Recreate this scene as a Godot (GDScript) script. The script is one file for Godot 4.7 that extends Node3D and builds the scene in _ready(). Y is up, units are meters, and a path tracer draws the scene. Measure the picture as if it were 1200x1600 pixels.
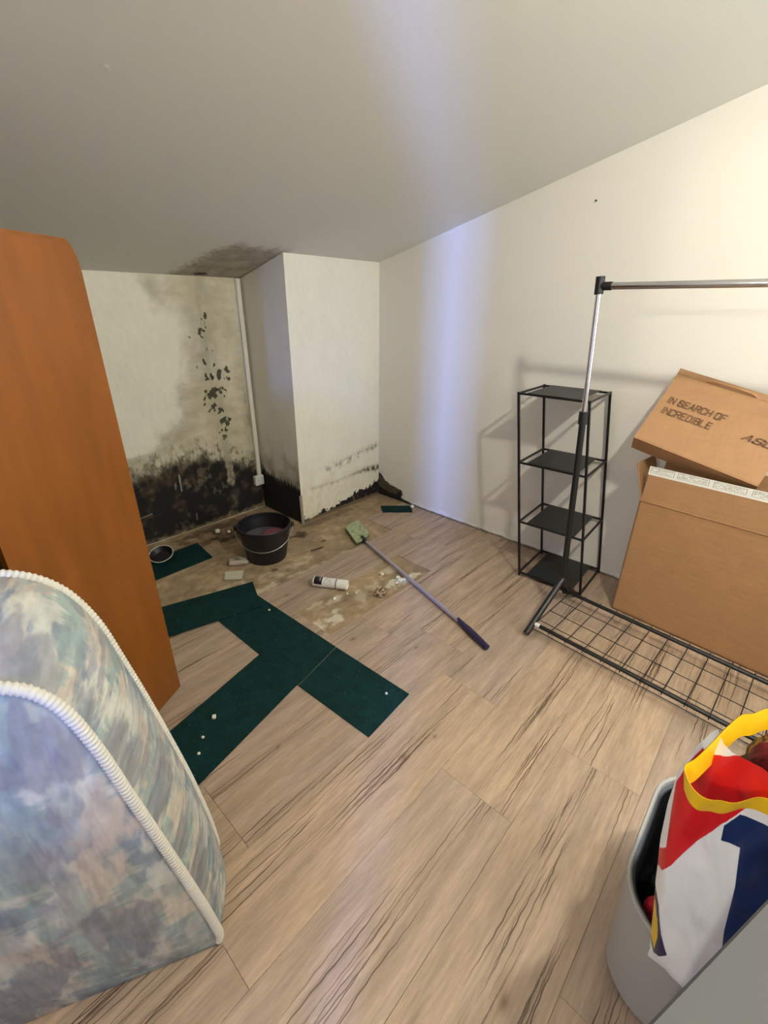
extends Node3D
# An attic room under renovation: sloped ceiling, mouldy back wall and chimney pillar, lifted floor planks.
# World: x runs along the back wall, y up, the camera stands at (0, 1.4, 0).

const XW := 2.51      # right wall
const ZB := -2.81     # back wall
const ZP := -2.35     # front of the pillar
const XP := 1.73      # side of the pillar
const XL := -1.0      # left wall
const ZR := 1.6       # rear wall
const CY := 2.25      # ceiling height at z = 0
const CS := 0.25      # ceiling rise per metre of z
var used := {}

func ceil_y(z: float) -> float:
	return CY + CS * z

# ---------------------------------------------------------------- geometry collector
class G:
	var v := PackedVector3Array()
	var n := PackedVector3Array()
	var t := PackedVector2Array()
	var i := PackedInt32Array()
	func p(a: Vector3, nn: Vector3, uv: Vector2) -> int:
		v.append(a); n.append(nn); t.append(uv)
		return v.size() - 1
	func tri(a: Vector3, b: Vector3, c: Vector3, uv: Array = []):
		var nn := (b - a).cross(c - a).normalized()
		var k := v.size()
		p(a, nn, uv[0] if uv else Vector2.ZERO); p(b, nn, uv[1] if uv else Vector2(1, 0)); p(c, nn, uv[2] if uv else Vector2(1, 1))
		i.append_array(PackedInt32Array([k, k + 2, k + 1]))
	func q(a: Vector3, b: Vector3, c: Vector3, d: Vector3, uv: Array = []):
		var nn := (b - a).cross(c - a)
		if nn.length() < 1e-12:
			nn = (c - a).cross(d - a)
		nn = nn.normalized()
		var k := v.size()
		p(a, nn, uv[0] if uv else Vector2(0, 1)); p(b, nn, uv[1] if uv else Vector2(1, 1)); p(c, nn, uv[2] if uv else Vector2(1, 0)); p(d, nn, uv[3] if uv else Vector2(0, 0))
		i.append_array(PackedInt32Array([k, k + 2, k + 1, k, k + 3, k + 2]))
	func box(xf: Transform3D, s: Vector3, b: float = 0.0):
		var h := s / 2
		for ax in 3:
			for sg in [-1.0, 1.0]:
				var u := (ax + 1) % 3
				var w := (ax + 2) % 3
				var c := []
				for k in [[-1, -1], [1, -1], [1, 1], [-1, 1]]:
					var e := Vector3.ZERO
					e[ax] = h[ax] * sg; e[u] = (h[u] - b) * k[0]; e[w] = (h[w] - b) * k[1]
					c.append(xf * e)
				var uv := [Vector2(0, 1), Vector2(1, 1), Vector2(1, 0), Vector2(0, 0)]
				if sg > 0: q(c[0], c[1], c[2], c[3], uv)
				else: q(c[3], c[2], c[1], c[0], [uv[3], uv[2], uv[1], uv[0]])
		if b <= 0.0: return
		for ax in 3:
			var u := (ax + 1) % 3
			var w := (ax + 2) % 3
			for k in [[-1, -1], [1, -1], [1, 1], [-1, 1]]:
				var pts := []
				for m in [[0, -1], [0, 1], [1, 1], [1, -1]]:
					var e := Vector3.ZERO
					e[ax] = (h[ax] - b) * m[1]
					e[u] = (h[u] - (b if m[0] == 1 else 0.0)) * k[0]
					e[w] = (h[w] - (b if m[0] == 0 else 0.0)) * k[1]
					pts.append(xf * e)
				var o := Vector3.ZERO
				o[u] = k[0]; o[w] = k[1]
				out_q(pts, xf.basis * o)
		for sx in [-1.0, 1.0]:
			for sy in [-1.0, 1.0]:
				for sz in [-1.0, 1.0]:
					var sgn := Vector3(sx, sy, sz)
					var a := xf * (Vector3(h.x, h.y - b, h.z - b) * sgn)
					var bb := xf * (Vector3(h.x - b, h.y, h.z - b) * sgn)
					var c := xf * (Vector3(h.x - b, h.y - b, h.z) * sgn)
					if (bb - a).cross(c - a).dot(xf.basis * sgn) > 0: tri(a, bb, c)
					else: tri(a, c, bb)
	func out_q(c: Array, o: Vector3):
		var nn: Vector3 = (c[1] - c[0]).cross(c[2] - c[0])
		if nn.dot(o) > 0: q(c[0], c[1], c[2], c[3])
		else: q(c[3], c[2], c[1], c[0])
	func bar(a: Vector3, b: Vector3, w: float, h: float, bev: float = 0.0):
		var z := (b - a).normalized()
		var up := Vector3.UP if absf(z.y) < 0.95 else Vector3.RIGHT
		var x := up.cross(z).normalized()
		box(Transform3D(Basis(x, z.cross(x), z), (a + b) / 2), Vector3(w, h, (b - a).length()), bev)
	func tube(pts: Array, r, sides: int = 10, caps: bool = true, closed: bool = false):
		var m := pts.size()
		var ref := Vector3.UP
		var t0: Vector3 = (pts[1] - pts[0]).normalized()
		if absf(t0.y) > 0.9: ref = Vector3.RIGHT
		var x := ref.cross(t0).normalized()
		var base := v.size()
		var rows := m + (1 if closed else 0)
		for k in rows:
			var kk := k % m
			var a: Vector3 = pts[(kk - 1 + m) % m] if (closed or kk > 0) else pts[0]
			var b: Vector3 = pts[(kk + 1) % m] if (closed or kk < m - 1) else pts[m - 1]
			var d := (b - a).normalized()
			x = (x - d * x.dot(d)).normalized()
			var y := d.cross(x)
			var many: bool = r is Array or r is PackedFloat32Array
			var rr: float = r[kk] if many else r
			var sl := 0.0
			if many:
				var ka := (kk - 1 + m) % m if (closed or kk > 0) else 0
				var kb := (kk + 1) % m if (closed or kk < m - 1) else m - 1
				sl = (r[kb] - r[ka]) / maxf((b - a).length(), 1e-6)
			for s in sides + 1:
				var an := TAU * s / sides
				var o := x * cos(an) + y * sin(an)
				p(pts[kk] + o * rr, (o - d * sl).normalized(), Vector2(float(s) / sides, float(k) / (rows - 1)))
		for k in rows - 1:
			for s in sides:
				var c0 := base + k * (sides + 1) + s
				var c1 := c0 + sides + 1
				i.append_array(PackedInt32Array([c0, c1, c0 + 1, c0 + 1, c1, c1 + 1]))
		if caps and not closed:
			for e in [0, rows - 1]:
				var c: Vector3 = pts[0] if e == 0 else pts[m - 1]
				var nd: Vector3 = (pts[0] - pts[1]).normalized() if e == 0 else (pts[m - 1] - pts[m - 2]).normalized()
				var k0 := p(c, nd, Vector2(0.5, 0.5))
				for s in sides + 1:
					p(v[base + e * (sides + 1) + s], nd, Vector2(0.5, 0.5))
				for s in sides:
					if e == 0: i.append_array(PackedInt32Array([k0, k0 + 1 + s, k0 + 2 + s]))
					else: i.append_array(PackedInt32Array([k0, k0 + 2 + s, k0 + 1 + s]))
	func lathe(prof: Array, xf: Transform3D, seg: int = 32, a0: float = 0.0, a1: float = TAU):
		# profile of (radius, height), going up on the outside
		for k in prof.size() - 1:
			var p0: Vector2 = prof[k]
			var p1: Vector2 = prof[k + 1]
			var d := p1 - p0
			var nr := Vector2(d.y, -d.x).normalized()
			var base := v.size()
			for s in seg + 1:
				var an := lerpf(a0, a1, float(s) / seg)
				var o := Vector3(cos(an), 0, sin(an))
				var nn := (xf.basis * (o * nr.x + Vector3.UP * nr.y)).normalized()
				p(xf * (o * p0.x + Vector3.UP * p0.y), nn, Vector2(float(s) / seg, 1 - float(k) / (prof.size() - 1)))
				p(xf * (o * p1.x + Vector3.UP * p1.y), nn, Vector2(float(s) / seg, 1 - float(k + 1) / (prof.size() - 1)))
			for s in seg:
				var c := base + s * 2
				i.append_array(PackedInt32Array([c, c + 2, c + 1, c + 1, c + 2, c + 3]))
	func grid(pts: Array, nu: int, nv: int, uv: Array, flip: bool = false, wrap_u: bool = false):
		# pts[j * nu + i]; the outside is on the side of du x dv
		var base := v.size()
		for j in nv:
			for k in nu:
				var l := k - 1 if k > 0 else (nu - 2 if wrap_u else 0)
				var rr := k + 1 if k < nu - 1 else (1 if wrap_u else nu - 1)
				var du: Vector3 = pts[j * nu + rr] - pts[j * nu + l]
				var dv: Vector3 = pts[mini(j + 1, nv - 1) * nu + k] - pts[maxi(j - 1, 0) * nu + k]
				var nn := du.cross(dv).normalized()
				p(pts[j * nu + k], -nn if flip else nn, uv[j * nu + k])
		for j in nv - 1:
			for k in nu - 1:
				var a := base + j * nu + k
				var b := a + 1
				var c := a + nu
				var d := c + 1
				if flip: i.append_array(PackedInt32Array([a, b, c, b, d, c]))
				else: i.append_array(PackedInt32Array([a, c, b, b, c, d]))
	func prism(poly: PackedVector2Array, xf: Transform3D, d: float, sc: float = 1.0):
		# polygon in the local xy plane, from z = 0 to z = d
		var area := 0.0
		for k in poly.size():
			area += poly[k].cross(poly[(k + 1) % poly.size()])
		if area < 0: poly.reverse()
		var tr := Geometry2D.triangulate_polygon(poly)
		for e in 2:
			for k in range(0, tr.size(), 3):
				var c := [poly[tr[k]], poly[tr[k + 1]], poly[tr[k + 2]]]
				var pp := []
				for w in c: pp.append(xf * Vector3(w.x, w.y, d * e))
				var nn: Vector3 = (pp[1] - pp[0]).cross(pp[2] - pp[0])
				var want: Vector3 = xf.basis.z * (1.0 if e == 1 else -1.0)
				var uvs := [c[0] * sc, c[1] * sc, c[2] * sc]
				if nn.dot(want) * signf(d) > 0: tri(pp[0], pp[1], pp[2], uvs)
				else: tri(pp[0], pp[2], pp[1], [uvs[0], uvs[2], uvs[1]])
		var run := 0.0
		for k in poly.size():
			var a := poly[k]
			var b := poly[(k + 1) % poly.size()]
			var nx := run + a.distance_to(b)
			var cc := [xf * Vector3(a.x, a.y, 0), xf * Vector3(b.x, b.y, 0), xf * Vector3(b.x, b.y, d), xf * Vector3(a.x, a.y, d)]
			var uv := [Vector2(run, 0) * sc, Vector2(nx, 0) * sc, Vector2(nx, d) * sc, Vector2(run, d) * sc]
			if d > 0: q(cc[0], cc[1], cc[2], cc[3], uv)
			else: q(cc[3], cc[2], cc[1], cc[0], [uv[3], uv[2], uv[1], uv[0]])
			run = nx
	func mesh(into: ArrayMesh = null, m: Material = null) -> ArrayMesh:
		var am := into if into else ArrayMesh.new()
		var a := []
		a.resize(Mesh.ARRAY_MAX)
		a[Mesh.ARRAY_VERTEX] = v; a[Mesh.ARRAY_NORMAL] = n; a[Mesh.ARRAY_TEX_UV] = t; a[Mesh.ARRAY_INDEX] = i
		am.add_surface_from_arrays(Mesh.PRIMITIVE_TRIANGLES, a)
		if m: am.surface_set_material(am.get_surface_count() - 1, m)
		return am

# ---------------------------------------------------------------- naming helpers
func numbered(called: String) -> String:
	var k: int = used.get(called, 0)
	used[called] = k + 1
	return called if k == 0 else "%s_%03d" % [called, k]

func tag(o: Node, label: String, category: String, group: String = "") -> Node:
	o.set_meta("label", label)
	o.set_meta("category", category)
	if group: o.set_meta("group", group)
	return o

func thing(called: String, label: String, category: String, at: Vector3, group: String = "") -> Node3D:
	var o := Node3D.new()
	o.name = numbered(called)
	add_child(o)
	o.position = at
	tag(o, label, category, group)
	return o

# a mesh given in world coordinates, hung under a node (or the root)
func part(called: String, g, m: Material, parent: Node = null, label: String = "") -> MeshInstance3D:
	var o := MeshInstance3D.new()
	o.mesh = g.mesh(null, m) if g is G else g
	if m and not (g is G): o.material_override = m
	o.cast_shadow = GeometryInstance3D.SHADOW_CASTING_SETTING_ON
	if parent == null:
		o.name = numbered(called)
		add_child(o)
	else:
		o.name = called
		parent.add_child(o, true)
		var base := Vector3.ZERO
		var w: Node = parent
		while w != self and w is Node3D:
			base += (w as Node3D).position
			w = w.get_parent()
		o.position = -base
	if label: o.set_meta("label", label)
	return o

func structure(o: Node) -> Node:
	o.set_meta("kind", "structure")
	return o

func setting(called: String) -> Node3D:
	var o := Node3D.new()
	o.name = numbered(called)
	add_child(o)
	structure(o)
	return o

# ---------------------------------------------------------------- materials and textures
func mat(c: Color, rough: float = 0.6, metal: float = 0.0) -> StandardMaterial3D:
	var m := StandardMaterial3D.new()
	m.albedo_color = c
	m.roughness = rough
	m.metallic = metal
	return m

func rgb(r: int, g: int, b: int) -> Color:
	return Color8(r, g, b)

func noise(sd: int, f: float, oct: int = 4, kind: int = FastNoiseLite.TYPE_SIMPLEX_SMOOTH) -> FastNoiseLite:
	var k := FastNoiseLite.new()
	k.seed = sd
	k.noise_type = kind
	k.frequency = f
	k.fractal_octaves = oct
	if oct <= 1: k.fractal_type = FastNoiseLite.FRACTAL_NONE
	return k

# a w x h field of 0..255 noise with fx by fy features across it
func field(w: int, h: int, fx: float, fy: float, sd: int, oct: int = 4) -> PackedByteArray:
	var f := maxf(fx, fy)
	var k := noise(sd, 1.0 / 64.0, oct)
	var sw := clampi(int(64.0 * fx), 2, 1600)
	var sh := clampi(int(64.0 * fy), 2, 1600)
	var red := maxf(1.0, maxf(sw / float(w * 2), sh / float(h * 2)))
	if red > 1.0:
		k.frequency *= red
		sw = maxi(2, int(sw / red)); sh = maxi(2, int(sh / red))
	var im := k.get_image(sw, sh)
	im.convert(Image.FORMAT_L8)
	im.resize(w, h, Image.INTERPOLATE_CUBIC)
	return im.get_data()

func tex(w: int, h: int, d: PackedByteArray) -> ImageTexture:
	var im := Image.create_from_data(w, h, false, Image.FORMAT_RGB8, d)
	return ImageTexture.create_from_image(im)

func bump_tex(w: int, h: int, fx: float, fy: float, sd: int, oct: int, strength: float) -> ImageTexture:
	var im := Image.create_from_data(w, h, false, Image.FORMAT_L8, field(w, h, fx, fy, sd, oct))
	im.convert(Image.FORMAT_RGBA8)
	im.bump_map_to_normal_map(strength)
	return ImageTexture.create_from_image(im)

func sstep(a: float, b: float, x: float) -> float:
	var t := clampf((x - a) / (b - a), 0.0, 1.0)
	return t * t * (3.0 - 2.0 * t)

func along(pts: Array, x: float) -> float:
	if x <= pts[0][0]: return pts[0][1]
	for k in range(1, pts.size()):
		if x <= pts[k][0]:
			return lerpf(pts[k - 1][1], pts[k][1], (x - pts[k - 1][0]) / (pts[k][0] - pts[k - 1][0]))
	return pts[-1][1]

func seg_dist(p: Vector2, a: Vector2, b: Vector2) -> float:
	return p.distance_to(Geometry2D.get_closest_point_to_segment(p, a, b))

var plaster_bump: ImageTexture
var M := {}

func wall_mat(c: Color, sd: float = 0.35) -> StandardMaterial3D:
	var m := mat(c, 0.85)
	m.normal_enabled = true
	m.normal_texture = plaster_bump
	m.normal_scale = sd
	m.uv1_triplanar = true
	m.uv1_world_triplanar = true
	m.uv1_scale = Vector3.ONE * 1.3
	return m

func make_materials():
	plaster_bump = bump_tex(512, 512, 26, 26, 5, 4, 3.0)
	M.cream = wall_mat(rgb(226, 221, 203))
	M.white = wall_mat(rgb(227, 222, 212), 0.12)
	M.ceil = wall_mat(rgb(222, 220, 209), 0.07)
	M.black = mat(rgb(17, 16, 18), 0.42)
	M.black_metal = mat(rgb(13, 12, 13), 0.4, 0.0)
	M.chrome = mat(rgb(205, 205, 208), 0.16, 1.0)
	M.white_plastic = mat(rgb(226, 224, 216), 0.4)
	var gr := mat(rgb(12, 46, 44), 0.78)
	gr.normal_enabled = true
	gr.normal_texture = bump_tex(256, 256, 40, 40, 31, 3, 2.0)
	gr.normal_scale = 0.4
	gr.metallic_specular = 0.3
	gr.albedo_texture = green_tex()
	gr.albedo_color = Color.WHITE
	M.green = gr
	var cb := mat(Color.WHITE, 0.75)
	cb.albedo_texture = card_tex()
	cb.uv1_triplanar = true
	cb.uv1_scale = Vector3.ONE * 2.0
	M.card = cb
	M.card_inside = mat(rgb(140, 98, 62), 0.85)

func green_tex() -> ImageTexture:
	var w := 256
	var a := field(w, w, 60, 60, 41, 3)
	var b := field(w, w, 5, 5, 42, 4)
	var c := field(w, w, 34, 34, 43, 2)
	var d := PackedByteArray()
	d.resize(w * w * 3)
	for k in w * w:
		var f := 0.86 + 0.2 * (a[k] / 255.0 - 0.5) + 0.28 * (b[k] / 255.0 - 0.5)
		var dust := sstep(0.80, 0.95, c[k] / 255.0) * 0.45
		d[k * 3] = int(clampf(lerpf(9 * f, 120, dust), 0, 255))
		d[k * 3 + 1] = int(clampf(lerpf(50 * f, 128, dust), 0, 255))
		d[k * 3 + 2] = int(clampf(lerpf(48 * f, 118, dust), 0, 255))
	return tex(w, w, d)

func card_tex() -> ImageTexture:
	var w := 256
	var a := field(w, w, 50, 50, 51, 3)
	var b := field(w, w, 4, 4, 52, 4)
	var s := field(w, w, 2, 90, 53, 2)
	var d := PackedByteArray()
	d.resize(w * w * 3)
	for k in w * w:
		var f := 1.0 + 0.05 * (a[k] / 255.0 - 0.5) + 0.06 * (b[k] / 255.0 - 0.5) + 0.05 * (s[k] / 255.0 - 0.5)
		d[k * 3] = int(clampf(163 * f, 0, 255))
		d[k * 3 + 1] = int(clampf(122 * f, 0, 255))
		d[k * 3 + 2] = int(clampf(83 * f, 0, 255))
	return tex(w, w, d)

# printed grey-beige oak, long side along u
func plank_mat(sd: int, tone: float, warm: float) -> StandardMaterial3D:
	var w := 1024
	var h := 256
	var rng := RandomNumberGenerator.new()
	rng.seed = 900 + sd
	var fine := field(w, h, 9, 60, 100 + sd, 3)
	var broad := field(w, h, 2.2, 5, 200 + sd, 3)
	var patch := field(w, h, 4, 3, 300 + sd, 4)
	var speck := field(w, h, 40, 90, 400 + sd, 2)
	var crack := PackedFloat32Array()
	crack.resize(w * h)
	# cracks run in bundles
	for bnd in rng.randi_range(3, 5):
		var cx := rng.randf_range(0, w)
		var cy := rng.randf_range(12, h - 12)
		for c in rng.randi_range(4, 11):
			var x := cx + rng.randfn(0, 110)
			var y := cy + rng.randfn(0, 11)
			var ln := rng.randf_range(90, 560)
			var st := rng.randf_range(0.45, 1.25)
			var ph := rng.randf_range(0, TAU)
			var am := rng.randf_range(0.8, 3.5)
			var dr := rng.randf_range(-0.018, 0.018)
			for s in int(ln):
				var xx := int(x + s) % w
				if xx < 0: xx += w
				var e := sin(PI * s / ln)
				var yy := y + dr * s + am * sin(ph + s * 0.021) + 0.7 * sin(s * 0.13 + ph * 3.0)
				var y0 := int(floor(yy))
				for o in [-1, 0, 1, 2]:
					var r: int = y0 + o
					if r < 0 or r >= h: continue
					var g := maxf(0.0, 1.0 - absf(yy - r) / (0.8 + 1.1 * e * st))
					var at := r * w + xx
					crack[at] = maxf(crack[at], minf(1.0, g * st * (0.35 + 0.65 * e)))
	var knots := []
	for c in rng.randi_range(0, 2):
		knots.append([rng.randf_range(80, w - 80), rng.randf_range(40, h - 40), rng.randf_range(6, 11)])
	var d := PackedByteArray()
	d.resize(w * h * 3)
	for y in h:
		for x in w:
			var k := y * w + x
			var f := tone * (1.0 + 0.12 * (fine[k] / 255.0 - 0.5) + 0.17 * (broad[k] / 255.0 - 0.5) + 0.05 * (speck[k] / 255.0 - 0.5))
			var wa := warm + 0.30 * (patch[k] / 255.0 - 0.5)
			var r := (170.0 + 5.0 * wa) * f
			var g := (148.0 + 0.5 * wa) * f
			var b := (128.0 - 10.0 * wa) * f
			var ck := crack[k]
			if ck > 0.0:
				r = lerpf(r, 58, ck * 0.95); g = lerpf(g, 40, ck * 0.95); b = lerpf(b, 28, ck * 0.95)
			for kn in knots:
				var dd: float = Vector2((x - kn[0]) * 0.6, y - kn[1]).length() / kn[2]
				if dd < 2.4:
					var kk: float = 0.55 * exp(-dd * dd * 1.6) + 0.14 * absf(sin(dd * 6.0)) * exp(-dd)
					r = lerpf(r, 96, kk); g = lerpf(g, 74, kk); b = lerpf(b, 55, kk)
			d[k * 3] = int(clampf(r, 0, 255))
			d[k * 3 + 1] = int(clampf(g, 0, 255))
			d[k * 3 + 2] = int(clampf(b, 0, 255))
	var m := mat(Color.WHITE, 0.42)
	m.albedo_texture = tex(w, h, d)
	m.metallic_specular = 0.45
	m.normal_enabled = true
	m.normal_texture = M.wood_bump
	m.normal_scale = 0.25
	return m

func back_wall_tex() -> ImageTexture:
	# x 0.55 .. 1.75, y 0 .. 1.55
	var w := 800
	var h := 1033
	var n1 := field(w, h, 4, 5, 11, 4)
	var n2 := field(w, h, 12, 15, 12, 4)
	var n3 := field(w, h, 60, 70, 13, 3)
	var sv := field(w, h, 40, 5, 14, 3)
	var sw := field(w, h, 7, 22, 15, 4)
	var blot := field(w, h, 9, 12, 16, 5)
	var bound := [[0.50, 0.80], [0.568, 0.86], [0.586, 1.0], [0.627, 1.10], [0.70, 1.15], [0.772, 1.18], [0.954, 1.27], [1.172, 1.33], [1.30, 1.30], [1.414, 1.21], [1.507, 1.12], [1.56, 1.08]]
	var top := [[0.5, 0.42], [0.81, 0.43], [0.89, 0.46], [0.96, 0.462], [1.06, 0.47], [1.15, 0.485], [1.30, 0.49], [1.38, 0.46], [1.45, 0.45], [1.54, 0.40], [1.66, 0.345], [1.71, 0.31], [1.76, 0.24]]
	var spots := [[1.46, 1.335, 0.012, 0.02, 0.2], [1.43, 1.26, 0.05, 0.05, 0.66], [1.445, 1.28, 0.03, 0.05, 0.62], [1.39, 1.06, 0.035, 0.05, 0.55], [1.46, 1.13, 0.03, 0.03, 0.62], [1.475, 1.0, 0.05, 0.06, 0.52], [1.43, 0.97, 0.03, 0.06, 0.56], [1.55, 0.99, 0.04, 0.05, 0.63], [1.425, 0.875, 0.06, 0.05, 0.47], [1.50, 0.88, 0.04, 0.04, 0.6], [1.37, 0.85, 0.03, 0.06, 0.6], [1.42, 0.79, 0.06, 0.03, 0.6], [1.48, 0.76, 0.03, 0.03, 0.58], [1.50, 0.68, 0.045, 0.06, 0.5], [1.47, 0.61, 0.03, 0.05, 0.57], [1.35, 1.21, 0.03, 0.03, 0.66]]
	var scratch := [[Vector2(1.13, 0.40), Vector2(1.129, 0.29), 0.006, 0.75], [Vector2(0.82, 0.186), Vector2(0.92, 0.195), 0.004, 0.6], [Vector2(1.094, 0.344), Vector2(1.093, 0.311), 0.006, 0.5], [Vector2(1.198, 0.105), Vector2(1.196, 0.064), 0.006, 0.5], [Vector2(1.38, 0.57), Vector2(1.41, 0.44), 0.012, 0.85], [Vector2(1.10, 0.36), Vector2(1.10, 0.33), 0.004, 0.4]]
	var d := PackedByteArray()
	d.resize(w * h * 3)
	for py in h:
		var y := 1.55 * (1.0 - (py + 0.5) / h)
		var xb := along(bound, y)
		for px in w:
			var x := 0.55 + 1.2 * (px + 0.5) / w
			var k := py * w + px
			var a := n1[k] / 255.0 - 0.5
			var b := n2[k] / 255.0 - 0.5
			var c := n3[k] / 255.0 - 0.5
			var v := sv[k] / 255.0 - 0.5
			var sq := sw[k] / 255.0 - 0.5
			var f := 1.0 + 0.02 * c + 0.03 * a
			var r := 232.0 * f
			var g := 227.0 * f
			var bl := 208.0 * f
			# damp stain with tide lines
			var q := x - xb + a * 0.16 + b * 0.05
			if q > -0.10:
				var s := sstep(-0.09, 0.09, q) * (0.36 + 0.16 * sstep(1.25, 0.8, y) + 0.45 * a + 0.34 * sq + 0.10 * exp(-q * q * 300.0))
				s = clampf(s, 0.0, 0.8)
				if y < 0.98 and y > 0.5: s = maxf(s, 0.42 * exp(-pow(absf(q - 0.01 - 0.02 * sq) / 0.012, 2.0)))
				r = lerpf(r, 150, s); g = lerpf(g, 141, s); bl = lerpf(bl, 112, s)
				var gb := exp(-pow((x - 1.45 - 0.05 * a) / 0.075, 2.0)) * sstep(0.45, 0.7, y) * (0.42 + 0.5 * v)
				gb = clampf(gb, 0, 0.7)
				r = lerpf(r, 146, gb); g = lerpf(g, 139, gb); bl = lerpf(bl, 124, gb)
				var ye := clampf(sstep(0.10, 0.2, q) * (0.25 - 0.5 * b), 0, 0.4)
				r = lerpf(r, 214, ye); g = lerpf(g, 203, ye); bl = lerpf(bl, 164, ye)
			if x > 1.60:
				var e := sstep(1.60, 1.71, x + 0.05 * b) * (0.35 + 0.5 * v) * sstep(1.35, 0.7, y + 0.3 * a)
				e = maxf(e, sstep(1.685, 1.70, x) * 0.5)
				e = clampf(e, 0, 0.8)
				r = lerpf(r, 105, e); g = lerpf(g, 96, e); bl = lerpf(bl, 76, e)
			# speckles of mould
			for sp in spots:
				var ex: float = (x - sp[0]) / sp[2]
				var ey: float = (y - sp[1]) / sp[3]
				var ee := ex * ex + ey * ey
				if ee < 1.0:
					var hit := sstep(sp[4], sp[4] + 0.1, 0.5 + 1.0 * c + 0.45 * b + 0.25 * (1.0 - ee) - 0.1)
					r = lerpf(r, 44, hit * 0.8); g = lerpf(g, 42, hit * 0.8); bl = lerpf(bl, 32, hit * 0.8)
			# black mould along the floor
			var yb := along(top, x)
			var yy := y + b * 0.07 + c * 0.06 + v * 0.03
			var fz := sstep(yb + 0.13, yb, y + v * 0.18 + b * 0.12) * sstep(0.36, 0.66, 0.5 + 0.5 * c + 0.4 * v) * 0.8
			r = lerpf(r, 66, fz); g = lerpf(g, 56, fz); bl = lerpf(bl, 40, fz)
			var m := sstep(yb + 0.02, yb - 0.07, yy)
			if m > 0.0:
				var br := sstep(0.46, 0.80, blot[k] / 255.0 + 0.16 * v + 0.10 * sq + 0.22 * sstep(0.24, 0.42, y) * sstep(1.5, 1.2, x) - 0.06)
				br = clampf(br * (0.75 + c), 0, 1)
				var mr := lerpf(19, 74, br)
				var mg := lerpf(16, 56, br)
				var mb := lerpf(13, 38, br)
				var gw := sstep(0.70, 0.85, 0.5 + a * 0.9 + c * 0.5) * 0.55
				mr = lerpf(mr, 128, gw); mg = lerpf(mg, 116, gw); mb = lerpf(mb, 96, gw)
				r = lerpf(r, mr, m); g = lerpf(g, mg, m); bl = lerpf(bl, mb, m)
			# wiped strip and scratches
			var pe := absf(x - 1.478 - 0.02 * (0.4 - y)) / 0.03
			var pl := sstep(1.25, 0.7, pe + b * 0.8) * sstep(0.21, 0.27, y + b * 0.1) * sstep(0.62, 0.5, y) * (0.75 + 0.5 * c)
			var p2 := sstep(0.06, 0.02, absf(x - 1.50) + b * 0.08) * sstep(0.22, 0.18, y) * sstep(0.04, 0.1, y) * 0.4 * (0.5 + v)
			pl = clampf(maxf(pl, p2), 0, 1)
			r = lerpf(r, 170, pl); g = lerpf(g, 160, pl); bl = lerpf(bl, 138, pl)
			for sc in scratch:
				var dd := seg_dist(Vector2(x, y), sc[0], sc[1])
				if dd < sc[2] * 1.6:
					var hit2: float = sc[3] * sstep(sc[2] * 1.3, sc[2] * 0.4, dd + c * 0.004)
					r = lerpf(r, 190, hit2); g = lerpf(g, 180, hit2); bl = lerpf(bl, 160, hit2)
			# broken plaster at the foot
			var ft := sstep(0.040, 0.012, y + b * 0.05 + c * 0.02) * (0.7 + 0.8 * c)
			ft = clampf(ft, 0, 1)
			r = lerpf(r, 146, ft); g = lerpf(g, 126, ft); bl = lerpf(bl, 97, ft)
			d[k * 3] = int(clampf(r, 0, 255))
			d[k * 3 + 1] = int(clampf(g, 0, 255))
			d[k * 3 + 2] = int(clampf(bl, 0, 255))
	return tex(w, h, d)

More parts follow.
